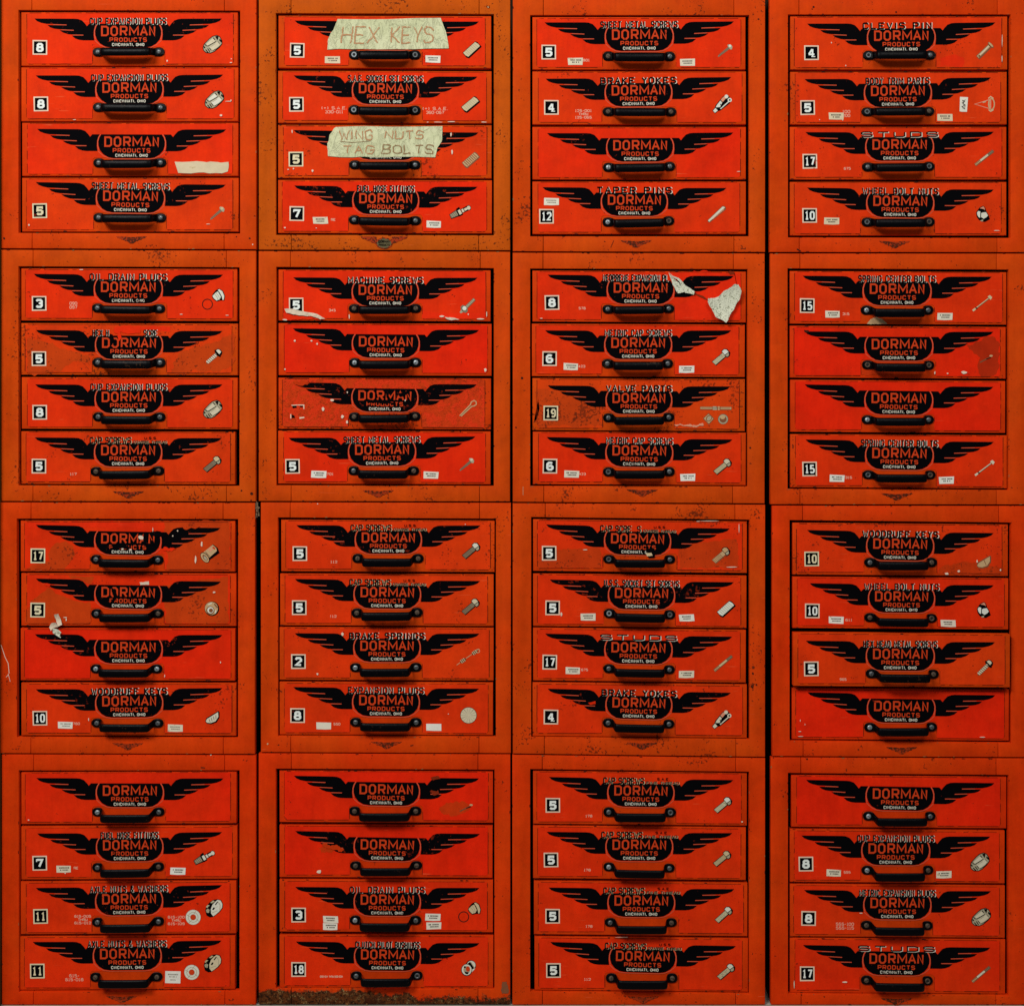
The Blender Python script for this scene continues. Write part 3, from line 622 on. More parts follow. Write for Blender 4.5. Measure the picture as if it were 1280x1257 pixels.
def bolt_mesh(mat, hollow=False):
    V = []; F = []; I = []; n = 16
    prof = [(3.1,0),(3.1,.9),(2.7,1.4),(1.9,1.75),(1.0,1.9)] if not hollow else [(3.4,0),(3.4,.9),(2.9,1.4),(2.2,1.4),(1.6,.9)]
    for r, d in prof:
        for i in range(n):
            a = 2*math.pi*i/n; V.append(Vector((r*math.cos(a)*K, -d*K, r*math.sin(a)*K)))
    for k in range(len(prof)-1):
        for i in range(n): F.append([k*n+i, k*n+(i+1) % n, (k+1)*n+(i+1) % n, (k+1)*n+i]); I.append(0)
    F.append([(len(prof)-1)*n+i for i in range(n)]); I.append(1 if hollow else 0)
    if not hollow:   # screwdriver slot, a dark sunk bar
        b = len(V)
        for x, z in ((-2.3,-.28),(2.3,-.28),(2.3,.28),(-2.3,.28)):
            c, s = math.cos(.6), math.sin(.6)
            V.append(Vector(((x*c-z*s)*K, -1.94*K, (x*s+z*c)*K)))
        F.append([b, b+1, b+2, b+3]); I.append(1)
    bm = bmesh.new(); vs = [bm.verts.new(v) for v in V]
    for f, i in zip(F, I):
        fc = bm.faces.new([vs[j] for j in f]); fc.material_index = i
    bmesh.ops.recalc_face_normals(bm, faces=bm.faces)
    me = bpy.data.meshes.new('bolt'); bm.to_mesh(me); bm.free()
    me.polygons.foreach_set('use_smooth', [True]*len(me.polygons)); me.set_sharp_from_angle(angle=math.radians(40))
    me.materials.append(M[mat]); me.materials.append(M['bolt_hole'])
    return me
HANDLE = handle_mesh()
BOLTS = {'s': bolt_mesh('bolt_steel'), 'b': bolt_mesh('bolt_bright'), 'r': bolt_mesh('bolt_rusty'),
         'h': bolt_mesh('bolt_bright', True), 'g': bolt_mesh('bolt_steel', True), 'k': bolt_mesh('bolt_rusty', True)}

# ------------------------------------------------------------------ setting
wall = mesh_obj('back_wall', [(-1.6, .375, -1.0), (1.6, .375, -1.0), (1.6, .375, 1.4), (-1.6, .375, 1.4)], [[0, 1, 2, 3]], [M['dark_wall']]); wall['kind'] = 'structure'
x0w = px(.6, 0).x
side = mesh_obj('side_wall', [(x0w-.3, -.012, -1.0), (x0w, -.012, -1.0), (x0w, -.012, 1.4), (x0w-.3, -.012, 1.4), (x0w, .375, -1.0), (x0w, .375, 1.4)], [[0, 1, 2, 3], [1, 4, 5, 2]], [M['side_board']]); side['kind'] = 'structure'
FZ = px(0, 1256.2).z
bm = bmesh.new()
bmesh.ops.create_grid(bm, x_segments=1, y_segments=1, size=1.0)
for v in bm.verts: v.co = Vector((v.co.x*1.6, v.co.y*.53-.07, FZ))
fl = from_bm('floor', bm, [M['concrete']]); fl['kind'] = 'structure'

# ------------------------------------------------------------------ cabinets
Z = 1280/326.0
OX = [0, 318, 636, 954]; OY = [0, 310, 625, 937]
# row boundaries: (left, right) y for each column; last one rests on the floor
BND = [[(-6,-5.5),(311.3,312.6),(627,627.6),(942,943),(1256,1256)],
       [(-6,-6),(313,313.8),(627,627.6),(940.6,942),(1255.6,1255.6)],
       [(-5,-4.6),(315,316),(628,630),(942.4,946.6),(1256,1256)],
       [(-5,-4.6),(316,316.2),(631,631.4),(945.6,947),(1256,1256)]]
XL = [[1.6,1.6,.2,2.2],[323.4,323.3,326,323.3],[641,640.9,640.9,640.4],[962,963,965.4,963.6]]
XR = [[320.3,319.8,318.6,319.8],[637.7,637.5,638.6,637.8],[956.4,955.8,956.4,956.4],[1284,1284.5,1286,1285]]
# openings (zoom px within each crop): L, R, T left, T right, B left, B right
OPEN = {(0,0):(90,1178,50,53,1143,1146),(1,0):(105,1175,65,70,1153,1155),(2,0):(105,1180,75,75,1160,1160),(3,0):(122,1215,72,72,1165,1168),
        (0,1):(90,1175,90,95,1165,1168),(1,1):(107,1175,93,99,1165,1168),(2,1):(105,1172,101,104,1168,1170),(3,1):(120,1205,100,106,1182,1188),
        (0,2):(82,1168,91,93,1163,1167),(1,2):(115,1185,85,91,1158,1162),(2,2):(110,1182,83,96,1162,1174),(3,2):(130,1218,98,110,1182,1192),
        (0,3):(92,1175,101,100,1188,1183),(1,3):(105,1178,92,97,1170,1174),(2,3):(105,1180,94,107,1186,1197),(3,3):(122,1205,113,123,1196,1206)}
SLOPE = {(0,0):0,(1,0):2,(2,0):0,(3,0):0,(0,1):3,(1,1):4,(2,1):5,(3,1):6,(0,2):2,(1,2):4,(2,2):11,(3,2):8,(0,3):-4,(1,3):4,(2,3):10,(3,3):8}
FHUE = {(0,0):.45,(1,0):1.35,(2,0):.6,(3,0):.35,(0,1):.75,(1,1):.75,(2,1):.6,(3,1):.5,(0,2):.35,(1,2):.4,(2,2):.5,(3,2):.2,(0,3):.15,(1,3):.2,(2,3):.25,(3,3):.2}
FDIRT = {(0,0):.25,(1,0):.55,(2,0):.45,(3,0):.3,(0,1):.45,(1,1):.35,(2,1):.4,(3,1):.3,(0,2):.25,(1,2):.25,(2,2):.5,(3,2):.15,(0,3):.15,(1,3):.2,(2,3):.3,(3,3):.3}
SEAL = {(0,0):(645,1160),(2,0):(625,1180),(3,0):(645,1183),(0,1):(630,1193),(1,1):(607,1188),(2,1):(655,1184),(3,1):(655,1203),
        (0,2):(627,1190),(1,2):(648,1184),(2,2):(655,1188),(3,2):(680,1210),(0,3):(597,1206),(2,3):(660,1208),(3,3):(655,1217)}
ROWN = ['top row', 'second row', 'third row', 'bottom row']
COLN = ['leftmost', 'second from left', 'third from left', 'rightmost']
CABNOTE = {(0,0):'bright orange',(1,0):'browned orange',(2,0):'speckled orange',(3,0):'chipped orange',(0,1):'rust-specked orange',(1,1):'worn orange',(2,1):'scuffed orange',(3,1):'smudged orange',
           (0,2):'reddish orange',(1,2):'clean orange',(2,2):'stained orange',(3,2):'dark red-orange',(0,3):'deep red-orange',(1,3):'rusty-footed orange',(2,3):'shaded orange',(3,3):'dim orange'}

def seal_mesh(big):
    k = Ink()
    if big:
        W = [(-30,0),(-10,0),(-9,4),(-10,9),(-16,7.5),(-17,6),(-22,5),(-23,3.6),(-27,3)]
        k.poly(W, 'seal_print'); k.poly([(-x, y) for x, y in W][::-1], 'seal_print')
        k.disc(0, 8.5, 10.6, 'seal_print', 1, 7.2, 20); k.disc(0, 8.5, 9.0, 'seal_olive', 2, 5.8, 20)
        text(k, 'DORMAN', -7.4, 7.4, 4.6, 8.2, .8, 'black_ink', 3); text(k, 'PRODUCTS', -7, 7, 9.2, 12, .6, 'black_ink', 3)
    else:
        W = [(-19.5,0),(-6,0.6),(-4,3),(-4.5,6),(-8,6),(-9,4.6),(-12.5,4.2),(-13.5,2.8),(-17,2.2)]
        k.poly(W, 'seal_print'); k.poly([(-x, y) for x, y in W][::-1], 'seal_print')
        k.poly([(-6,1.0),(6,1.0),(6.6,4),(5,7),(2,9),(-2,9),(-5,7),(-6.6,4)], 'seal_print', 1)
        text(k, 'DORMAN', -4.6, 4.6, 2.4, 4.4, .4, 'brown_stain', 2)
    return k.local_mesh('seal_decal')
SEAL_S, SEAL_B = seal_mesh(False), seal_mesh(True)

CABS = {}
for c in range(4):
    for r in range(4):
        key = (c, r); ox, oy = OX[c], OY[r]
        L, Rr, TL, TR, BL, BR = OPEN[key]
        L = ox+L/Z; Rr = ox+Rr/Z; TL = oy+TL/Z; TR = oy+TR/Z; BL = oy+BL/Z; BR = oy+BR/Z
        x0, x1 = XL[c][r], XR[c][r]
        (yt0, yt1), (yb0, yb1) = BND[c][r], BND[c][r+1]
        yt0 += .95; yt1 += .95; yb0 -= .95; yb1 -= .95
        top = lambda x: yt0+(yt1-yt0)*(x-x0)/(x1-x0)
        bot = lambda x: yb0+(yb1-yb0)*(x-x0)/(x1-x0)
        ot = lambda x: TL+(TR-TL)*(x-L)/(Rr-L)
        ob = lambda x: BL+(BR-BL)*(x-L)/(Rr-L)
        cab = empty('cabinet', px((x0+x1)/2, (yb0+yb1)/2))
        tag(cab, '%s steel four-drawer cabinet, %s in the %s of the stack' % (CABNOTE[key], COLN[c], ROWN[r]), 'cabinet', 'stacked drawer cabinets')
        CABS[key] = cab
        col = (FHUE[key]*.76, FDIRT[key]+.2, 0, 1)
        sl = x0+38.5+R.uniform(-2, 3); sr = min(x1-38.5+R.uniform(-2, 2), Rr-10)
        g = .28; fm = M['rusted_enamel' if key == (1, 3) else 'frame_enamel']
        parts = []
        jt = R.uniform(-1.2, 1.2)
        parts.append(slab('left_stile', [(x0,top(x0)),(sl-g,top(sl)),(sl-g,ot(sl)),(L,ot(L)),(L,ob(L)),(sl+jt-g,ob(sl)),(sl+jt-g,bot(sl)),(x0,bot(x0))], 0, .012, fm, cab, .0009))
        parts.append(slab('right_stile', [(x1,top(x1)),(x1,bot(x1)),(sr-jt+g,bot(sr)),(sr-jt+g,ob(sr)),(Rr,ob(Rr)),(Rr,ot(Rr)),(sr+g,ot(sr)),(sr+g,top(sr))], 0, .012, fm, cab, .0009))
        parts.append(slab('top_rail', [(sl+g,top(sl)),(sr-g,top(sr)),(sr-g,ot(sr)),(sl+g,ot(sl))], -.0002+R.uniform(-.0002,.0001), .0115, fm, cab, .0007))
        parts.append(slab('bottom_rail', [(sl+jt+g,ob(sl)),(sr-jt-g,ob(sr)),(sr-jt-g,bot(sr)),(sl+jt+g,bot(sl))], -.0002+R.uniform(-.0002,.0001), .0115, fm, cab, .0007))
        for p in parts: p.color = col
        ek = Ink()
        for i in range(R.randint(34, 52)):
            e = R.random(); sz = R.uniform(.5, 2.6); hh = R.uniform(.25, .75)
            if e < .22: x, y, ax = R.uniform(x0+3, x1-3), None, 0; y = top(x)+hh*.5
            elif e < .40: x = R.uniform(x0+3, x1-3); y = bot(x)-hh*.5; ax = 0
            elif e < .55: x = R.uniform(L, Rr); y = ot(x)-hh*.6; ax = 0
            elif e < .72: x = R.uniform(L, Rr); y = ob(x)+hh*.6; ax = 0
            elif e < .80: x, y, ax = L-hh*.6, R.uniform(TL, BL), 1
            elif e < .88: x, y, ax = Rr+hh*.6, R.uniform(TR, BR), 1
            elif e < .94: x, y, ax = x0+hh*.6, R.uniform(yt0+3, yb0-3), 1
            else: x, y, ax = x1-hh*.6, R.uniform(yt1+3, yb1-3), 1
            pts = [(-sz,0),(-sz*.4,-hh*R.uniform(.5,1.2)),(sz*.5,-hh*R.uniform(.4,1.1)),(sz,0),(sz*.3,hh*R.uniform(.4,1)),(-sz*.5,hh*R.uniform(.4,1))]
            ek.poly([(x+(p if not ax else q), y+(q if not ax else p)) for p, q in pts], R.choice(('chip_dark','grime_shade','grime_shade','brown_stain','chip_rust')), i*.05)
        ek.build('edge_nicks', cab, .0002)['kind'] = 'stuff'
        # sheet steel carcass behind the face frame
        a, b_, tt, bb = x0+1.2, x1-1.2, max(yt0, yt1)+.8, min(yb0, yb1)-.8
        P = [px(a, tt), px(b_, tt), px(b_, bb), px(a, bb)]
        V = []; F = []
        for y in (.0125, .36): V += [Vector((p.x, y, p.z)) for p in P]
        F = [[0,1,5,4],[1,2,6,5],[2,3,7,6],[3,0,4,7],[4,5,6,7]]
        sh = mesh_obj('carcass', V, F, [M['bare_interior']], cab)
        if key in SEAL:
            q = SEAL[key]; place('seal_decal', SEAL_S, cab, ox+q[0]/Z, oy+q[1]/Z, .0003)
        elif key == (1, 0):
            place('seal_decal', SEAL_B, cab, ox+637/Z, oy+1161/Z, .0003)

# ------------------------------------------------------------------ drawers
# per drawer: wing tips (x,y,x,y), T, B, L, R, bolts (x,y,x,y) in zoom px of the crop
D = {
(0,0):[((168,93,1090,93),58,325,103,1168,(482,257,782,257)),((175,372,1095,368),330,597,103,1170,(484,528,790,530)),((182,634,1110,637),602,865,107,1170,(486,800,790,800)),((175,895,1108,908),872,1138,107,1172,(486,1068,790,1070))],
(1,0):[((197,103,1102,108),75,335,117,1163,(490,270,790,272)),((192,372,1095,378),347,605,115,1165,(489,540,790,543)),((192,640,1100,652),612,875,115,1165,(492,810,790,810)),((195,912,1095,918),882,1145,115,1167,(490,1080,792,1083))],
(2,0):[((175,112,1105,107),82,343,115,1163,(487,278,790,278)),((180,388,1092,380),350,612,115,1165,(487,550,795,550)),((187,655,1102,652),622,882,115,1165,(488,822,790,818)),((165,920,1068,924),890,1150,115,1165,(485,1090,785,1085))],
(3,0):[((215,118,1140,112),78,343,132,1200,(515,274,818,272)),((203,390,1118,382),352,612,132,1197,(508,550,812,548)),((207,650,1132,648),622,882,130,1195,(511,820,813,818)),((215,922,1132,932),892,1157,130,1195,(508,1090,813,1090))],
(0,1):[((165,128,1095,132),97,357,103,1165,(480,295,785,297)),((175,403,1092,408),367,623,103,1168,(482,562,787,562)),((172,670,1092,670),632,888,105,1167,(484,828,787,828)),((170,930,1088,933),898,1158,103,1155,(473,1096,780,1092))],
(1,1):[((190,145,1095,147),103,357,117,1160,(490,297,793,297)),((188,395,1103,403),367,625,117,1165,(492,562,793,562)),((190,660,1092,670),635,888,117,1162,(490,828,790,825)),((167,932,1085,925),895,1157,115,1160,(487,1092,783,1092))],
(2,1):[((190,132,1105,138),108,362,115,1165,(485,300,785,298)),((178,405,1092,405),370,630,112,1160,(483,567,780,567)),((190,675,1088,680),637,895,115,1160,(488,832,785,830)),((185,928,1098,940),900,1160,117,1165,(488,1097,788,1097))],
(3,1):[((193,137,1122,142),110,372,130,1195,(505,305,808,305)),((203,410,1130,412),380,637,130,1192,(510,573,812,575)),((203,670,1130,682),645,903,132,1190,(509,842,810,842)),((207,940,1132,952),912,1175,132,1198,(513,1112,818,1112))],
(0,2):[((175,122,1082,137),97,350,100,1155,(473,290,777,292)),((175,385,1085,400),357,617,103,1160,(475,555,778,555)),((170,658,1092,662),627,885,100,1155,(472,826,772,826)),((175,928,1092,922),895,1155,103,1160,(477,1092,777,1092))],
(1,2):[((205,123,1110,125),93,350,130,1180,(507,285,805,285)),((198,387,1108,397),360,615,125,1175,(503,552,800,550)),((197,653,1105,655),622,882,122,1175,(496,820,795,818)),((190,917,1103,925),890,1150,122,1172,(497,1088,795,1088))],
(2,2):[((182,120,1085,140),90,348,118,1170,(490,288,790,290)),((200,390,1105,403),360,618,118,1168,(492,555,790,560)),((178,655,1097,670),625,885,118,1165,(490,825,788,830)),((190,925,1090,945),893,1157,115,1170,(487,1090,786,1097))],
(3,2):[((215,147,1132,162),108,366,143,1203,(522,305,825,305)),((228,408,1132,418),375,628,143,1205,(522,575,825,578)),((212,690,1135,697),650,912,147,1213,(530,850,833,852)),((217,943,1140,957),921,1173,140,1208,(521,1112,825,1112))],
(0,3):[((178,138,1097,140),105,365,103,1162,(480,303,782,302)),((182,410,1090,403),375,637,103,1165,(480,575,780,570)),((175,677,1090,663),645,905,100,1160,(480,843,780,838)),((160,942,1088,935),915,1178,95,1155,(470,1113,772,1110))],
(1,3):[((193,127,1103,140),98,355,122,1172,(492,298,793,298)),((200,398,1107,412),368,625,122,1170,(497,565,797,565)),((200,672,1105,677),635,892,122,1172,(495,833,793,833)),((203,940,1105,948),907,1165,122,1174,(500,1106,800,1104))],
(2,3):[((197,133,1102,148),100,363,118,1170,(490,303,793,305)),((185,402,1097,408),370,630,118,1165,(490,572,788,577)),((195,675,1107,683),643,905,122,1173,(497,843,798,845)),((203,942,1115,962),915,1178,125,1176,(502,1117,802,1117))],
(3,3):[((210,147,1135,163),120,378,137,1195,(515,323,818,323)),((187,420,1115,425),388,648,130,1187,(508,588,808,587)),((200,687,1118,693),657,915,130,1188,(505,857,805,860)),((195,957,1115,970),922,1190,130,1190,(505,1127,805,1130))],
}
# heading, number (text, x, y), pictures, stickers (x, y, kind), codes (x, y, lines)
CAP = 'CAP SCREWS|U.S.S.|COARSE THREAD'; CAF = 'CAP SCREWS|S.A.E.|FINE THREAD'
I = {
(0,0):[('CUP EXPANSION PLUGS',('8',196,234),[('cup',1043,217)],[],[]),('CUP EXPANSION PLUGS',('8',201,511),[('cup',1052,488)],[],[]),('',None,[],[],[]),('SHEET METAL SCREWS',('5',195,1035),[('screw',1067,1047)],[],[])],
(1,0):[('',('5',210,248),[('setscrew',1067,244)],[(384,294,'c'),(876,291,'w')],[]),('S.A.E. SOCKET SET SCREWS',('5',206,513),[('setscrew',1060,512)],[],[(391,542,['(+) S.A.E.','330-011']),(887,545,['(+) S.A.E.','360-067'])]),('',('5',204,782),[('setscrew_tan',1062,785)],[],[]),('FUEL HOSE FITTINGS',('7',208,1049),[('fitting',1010,1040)],[(324,1082,'w'),(880,1101,'w')],[(387,1080,['RE'])])],
(2,0):[('SHEET METAL SCREWS',('5',196,257),[('screw',1062,250)],[(327,302,'w'),(877,307,'w')],[(380,298,['801'])]),('BRAKE YOKES',('4',209,528),[('yoke',1045,513)],[],[(366,562,['125-001','THRU','125-065'])]),('',None,[],[],[]),('TAPER PINS',('12',185,1062),[('pin',1020,1052)],[(208,990,'p')],[])],
(3,0):[('CLEVIS PINS',('4',237,260),[('clevis',1088,250)],[],[]),('BODY TRIM PARTS',('5',218,529),[('clip',1085,512)],[(358,571,'c'),(893,577,'c'),(984,513,'v')],[(408,560,['100','200'])]),('STUDS',('17',229,792),[('stud',1085,775)],[],[(413,829,['675'])]),('WHEEL BOLT NUTS',('10',228,1058),[('wheelnut',1079,1052)],[(336,1085,'c')],[])],
(0,1):[('OIL DRAIN PLUGS',('3',192,272),[('drain',1072,230),('oring',1018,276)],[],[(360,283,['090','097'])]),('HEX HEAD METAL SCREWS',('5',191,543),[('hexscrew',1050,533)],[],[]),('CUP EXPANSION PLUGS',('8',195,806),[('cup',1044,790)],[],[]),(CAP,('5',191,1070),[('bolt',1043,1060)],[],[(360,1110,['117'])])],
(1,1):[('MACHINE SCREWS',('5',205,280),[('machine',1047,283)],[],[(382,307,['345'])]),('',None,[],[],[]),('',None,[('cotter',1045,788)],[],[]),('SHEET METAL SCREWS',('5',187,1071),[('screw',1043,1062)],[(316,1110,'w'),(866,1114,'w')],[(371,1110,['701'])])],
(2,1):[('NEOPRENE EXPANSION PLUGS',('8',212,268),[],[],[(360,297,['578'])]),('METRIC CAP SCREWS',('6',200,543),[('bolt_pale',1043,535)],[(304,582,'w'),(873,595,'w')],[(358,582,['423'])]),('VALVE PARTS',('19',206,810),[('valve',1015,820)],[],[]),('METRIC CAP SCREWS',('6',202,1070),[('bolt_pale',1050,1072)],[(308,1109,'w'),(879,1125,'w')],[(361,1110,['423'])])],
(3,1):[('SPRING CENTER BOLTS',('15',216,283),[('longbolt',1075,272)],[(340,325,'w'),(892,336,'w')],[(406,325,['315'])]),('',None,[('screw_worn',1095,545)],[],[]),('',None,[],[],[]),('SPRING CENTER BOLTS',('15',228,1084),[('longbolt',1087,1080)],[(362,1130,'w'),(900,1139,'w')],[(419,1127,['315'])])],
(0,2):[('',('17',186,273),[('socket',1034,260)],[],[]),('',('5',185,539),[('nutbush',1040,532)],[],[]),('',None,[],[],[]),('WOODRUFF KEYS',('10',196,1069),[('woodruff',1046,1066)],[(321,1103,'p'),(859,1118,'p')],[(375,1097,['760'])])],
(1,2):[(CAP,('5',223,262),[('bolt',1065,248)],[],[(390,304,['112'])]),(CAP,('5',220,527),[('bolt',1062,522)],[],[(387,571,['112'])]),('BRAKE SPRINGS',('2',216,791),[('spring',1048,770)],[],[]),('EXPANSION PLUGS',('8',212,1056),[('disc',1051,1055)],[(341,1106,'b'),(880,1113,'b')],[(405,1099,['550'])])],
(2,2):[(CAP,('5',198,260),[('bolt_tan',1043,270)],[],[]),('U.S.S. SOCKET SET SCREWS',('5',215,528),[('setscrew',1066,532)],[(389,573,'w'),(873,577,'w')],[]),('STUDS',('17',201,794),[('stud',1052,800)],[(314,836,'w'),(872,854,'w')],[(372,833,['675'])]),('BRAKE YOKES',('4',207,1063),[('yoke',1043,1078)],[],[])],
(3,2):[('WOODRUFF KEYS',('10',238,288),[('woodruff_tan',1087,303)],[],[]),('WHEEL BOLT NUTS',('10',241,543),[('wheelnut',1083,540)],[(358,588,'w'),(908,604,'w')],[(420,589,['611'])]),('HEX HEAD METAL SCREWS',('5',236,827),[('hexscrew',1088,822)],[],[(392,880,['965'])]),('',None,[],[],[])],
(0,3):[('',None,[],[],[]),('FUEL HOSE FITTINGS',('7',195,555),[('fitting',1003,527)],[(312,584,'w'),(873,594,'w')],[(373,580,['RE'])]),('AXLE NUTS & WASHERS',('11',199,816),[('axlenut',1050,777),('washer',948,820)],[],[(406,833,['615-005','THRU','615-012']),(865,837,['615-100','THRU','615-109'])]),('AXLE NUTS & WASHERS',('11',183,1084),[('axlenut',1043,1047),('washer',941,1090)],[(848,1113,'s')],[(365,1118,['615-','615-018'])])],
(1,3):[('',None,[('screw_worn',1040,285)],[],[]),('',None,[],[],[]),('OIL DRAIN PLUGS',('3',217,809),[('drain',1080,775),('oring',1027,818)],[(374,831,'w'),(372,866,'w'),(876,820,'w'),(880,862,'w')],[]),('CLUTCH PILOT BUSHINGS',('18',217,1076),[('bushing',1051,1070)],[],[(378,1112,['690-014 THRU 690-034'])])],
(2,3):[(CAF,('5',216,271),[('bolt_pale',1052,270)],[],[(393,325,['178'])]),(CAF,('5',207,539),[('bolt_pale',1048,533)],[],[(385,590,['178'])]),(CAF,('5',215,815),[('bolt_pale',1056,808)],[],[(394,866,['178'])]),(CAP,('5',219,1081),[('bolt_pale',1067,1087)],[],[(386,1126,['112'])])],
(3,3):[('',None,[],[],[]),('CUP EXPANSION PLUGS',('8',210,559),[('cup',1063,548)],[(346,603,'w'),(887,611,'w')],[(412,601,['555'])]),('METRIC EXPANSION PLUGS',('8',223,826),[('cup',1070,818)],[],[(401,865,['555-100','555-115'])]),('STUDS',('17',216,1097),[('stud',1069,1100)],[],[])],
}
# label hue / grime per drawer
HG = {(0,0):[(.25,.2),(.3,.2),(.45,.2),(.6,.35)],(1,0):[(.2,.3),(.25,.3),(.55,.6),(.1,.15)],(2,0):[(.2,.2),(.45,.2),(.3,.15),(.25,.2)],(3,0):[(.55,.5),(.5,.4),(.35,.35),(.45,.4)],
      (0,1):[(.25,.2),(.75,.75),(.25,.2),(.45,.45)],(1,1):[(.1,.35),(.15,.2),(.3,1.0),(.1,.2)],(2,1):[(.2,.3),(.3,.2),(.95,.8),(.2,.2)],(3,1):[(.3,.3),(.15,.45),(.1,.1),(.3,.3)],
      (0,2):[(.2,.45),(.15,.45),(.15,.15),(.4,.45)],(1,2):[(.5,.45),(.5,.4),(.45,.5),(.3,.2)],(2,2):[(.3,.6),(.3,.3),(.3,.25),(.4,.5)],(3,2):[(.5,.65),(.15,.25),(.55,.2),(.1,.15)],
      (0,3):[(.2,.15),(.2,.15),(.2,.2),(.25,.2)],(1,3):[(.1,.25),(.05,.25),(.1,.3),(.15,.3)],(2,3):[(.3,.25),(.25,.25),(.25,.3),(.2,.25)],(3,3):[(.1,.1),(.15,.25),(.3,.35),(.15,.25)]}
BOLTK = {(0,0):'sssgssss'.replace('g','s'),(1,0):'hghgssss',(2,0):'rsrrbsbk',(3,0):'gsgrsggk',(0,1):'ssssssrr',(1,1):'rrbbrrsr',(2,1):'ssssssgs',(3,1):'bskkbsgk',
         (0,2):'sssrbbss',(1,2):'rrrrbsss',(2,2):'gshgssss',(3,2):'srrksrbs',(0,3):'bssrssrr',(1,3):'rrrrbssg',(2,3):'sgbssrrr',(3,3):'bsbrrrrk'}
HW = {'FUEL HOSE FITTINGS':36.5,'BODY TRIM PARTS':40,'METRIC CAP SCREWS':42,'VALVE PARTS':42,'HEX HEAD METAL SCREWS':45.5,'CLUTCH PILOT BUSHINGS':41,'AXLE NUTS & WASHERS':48.5}
HEADS = {}
def heading(s, drop=()):
    kx = (s, tuple(drop))
    if kx in HEADS: return HEADS[kx]
    k = Ink()
    parts = s.split('|'); hw = HW.get(s, 47.5)
    if len(parts) == 3:
        for dx, dy, m, ly in ((.8,.1,'cream_ink',0),(0,0,'black_ink',1)):
            text(k, parts[0], -47.5+dx, 4+dx, -1+dy, 7.3+dy, 1.5 if ly else 1.0, m, ly, gap=.42, drop=drop)
        text(k, parts[1], 20, 36, -1.4, 1.8, .6, 'black_ink', 1); text(k, parts[2], 6.4, 47.5, 3.2, 6.6, .75, 'black_ink', 1, gap=.34)
        text(k, parts[2], 7.0, 48.1, 3.5, 6.9, .6, 'cream_ink', 0, gap=.34)
    elif s == 'STUDS':
        for dx, dy, m, ly in ((1.0,.5,'white_ink',0),(0,0,'black_ink',1)):
            text(k, s, -47.5+dx, 47+dx, -.8+dy, 6.4+dy, 1.5, m, ly, gap=.55)
    else:
        dense = len(s) > 14; bw = 1.5 if dense else 1.8
        for dx, dy, m, ly in ((1.0 if dense else 1.3,.1,'white_ink',0),(0,0,'black_ink',1)):
            text(k, s, -hw+dx, hw+dx-.8, -1.2+dy, 7.3+dy, bw if ly else bw*.5, m, ly, gap=.6 if dense else .66, drop=drop)
    HEADS[kx] = k.local_mesh('heading_lettering'); return HEADS[kx]
NUMS = {}
def number_meshes(s, cream):
    kx = (s, cream)
    if kx not in NUMS:
        k = Ink(); e = 'number_cream' if cream else 'number_edge'
        rr = random.Random(len(NUMS)+3)
        k.poly([(-9.2+rr.uniform(-.2,.2),-9.3),(9.1,-9.2+rr.uniform(-.2,.2)),(9.2,9.1),(-9.1,9.2+rr.uniform(-.2,.2))], e, 0)
        k.rect(-7.6, -7.6, 7.5, 7.6, 'black_ink', 1)
        n = Ink(); m = 'number_cream' if cream else 'number_white'
        if len(s) == 1:
            text(n, s, -4.6, 4.6, -5.6, 5.6, 2.1 if s == '4' else 2.7, m, 2)
            if s == '4': n.rect(-.2, 4.3, 4.6, 5.4, m, 3)
            if s == '7': n.rect(-4.5, -5.3, -3.2, -1.8, m, 3)
            if s == '5': n.rect(2.4, -5.6, 4.0, -2.2, m, 3)
        else:
            text(n, s[0], -6.2, -.5 if s[0] == '1' else .2, -5.4, 5.4, 2.0, m, 2)
            text(n, s[1], .1, 6.4, -5.4, 5.4, 2.0, m, 3) if s[1] != '1' else text(n, s[1], .6, 6.3, -5.4, 5.4, 2.0, m, 3)
        NUMS[kx] = (k.local_mesh('number_box'), n.local_mesh('numeral'))
    return NUMS[kx]
def sticker_mesh(kind, i):
    k = Ink(); rr = random.Random(i*7+1)
    w, h = {'v': (4.8, 9.0), 's': (9.4, 7.6)}.get(kind, (9.4, 4.3))
    m = 'sticker_cream' if kind == 'c' else 'sticker_paper'
    pts = [(-w+rr.uniform(-.4,.4),-h+rr.uniform(-.3,.3)),(w+rr.uniform(-.4,.4),-h+rr.uniform(-.3,.3)),(w+rr.uniform(-.6,.4),h+rr.uniform(-.3,.3)),(rr.uniform(-3,3),h+rr.uniform(0,.4)),(-w+rr.uniform(-.4,.6),h+rr.uniform(-.3,.3))]
    k.poly(pts, m, 0)
    if kind == 'v':
        k.line([(-2,-5),(1,-4),(-1,-1),(2,1),(-2,3),(2,6)], 1.2, 'sticker_text', 1); k.line([(2,-6),(-2,-2),(2,3),(-1,6)], .9, 'sticker_grey', 1)
    elif kind not in 'b':
        tm = 'sticker_grey' if kind in 'ps' else 'sticker_text'
        for q, y in enumerate((-2.4, .4)) if kind != 's' else enumerate((-4, -1, 3)):
            a = -6.5+q*1.5+rr.uniform(0, 1); e = 6.5-q*1.6
            while a < e:
                b = a+rr.choice((.8, 1.0, 1.3)); k.rect(a, y, b, y+1.7-.2*q, tm, 1); a = b+.45+(rr.random() < .15)*1.2
    return k.local_mesh('price_sticker')
STK = {}
ORD = ['topmost', 'second', 'third', 'lowest']
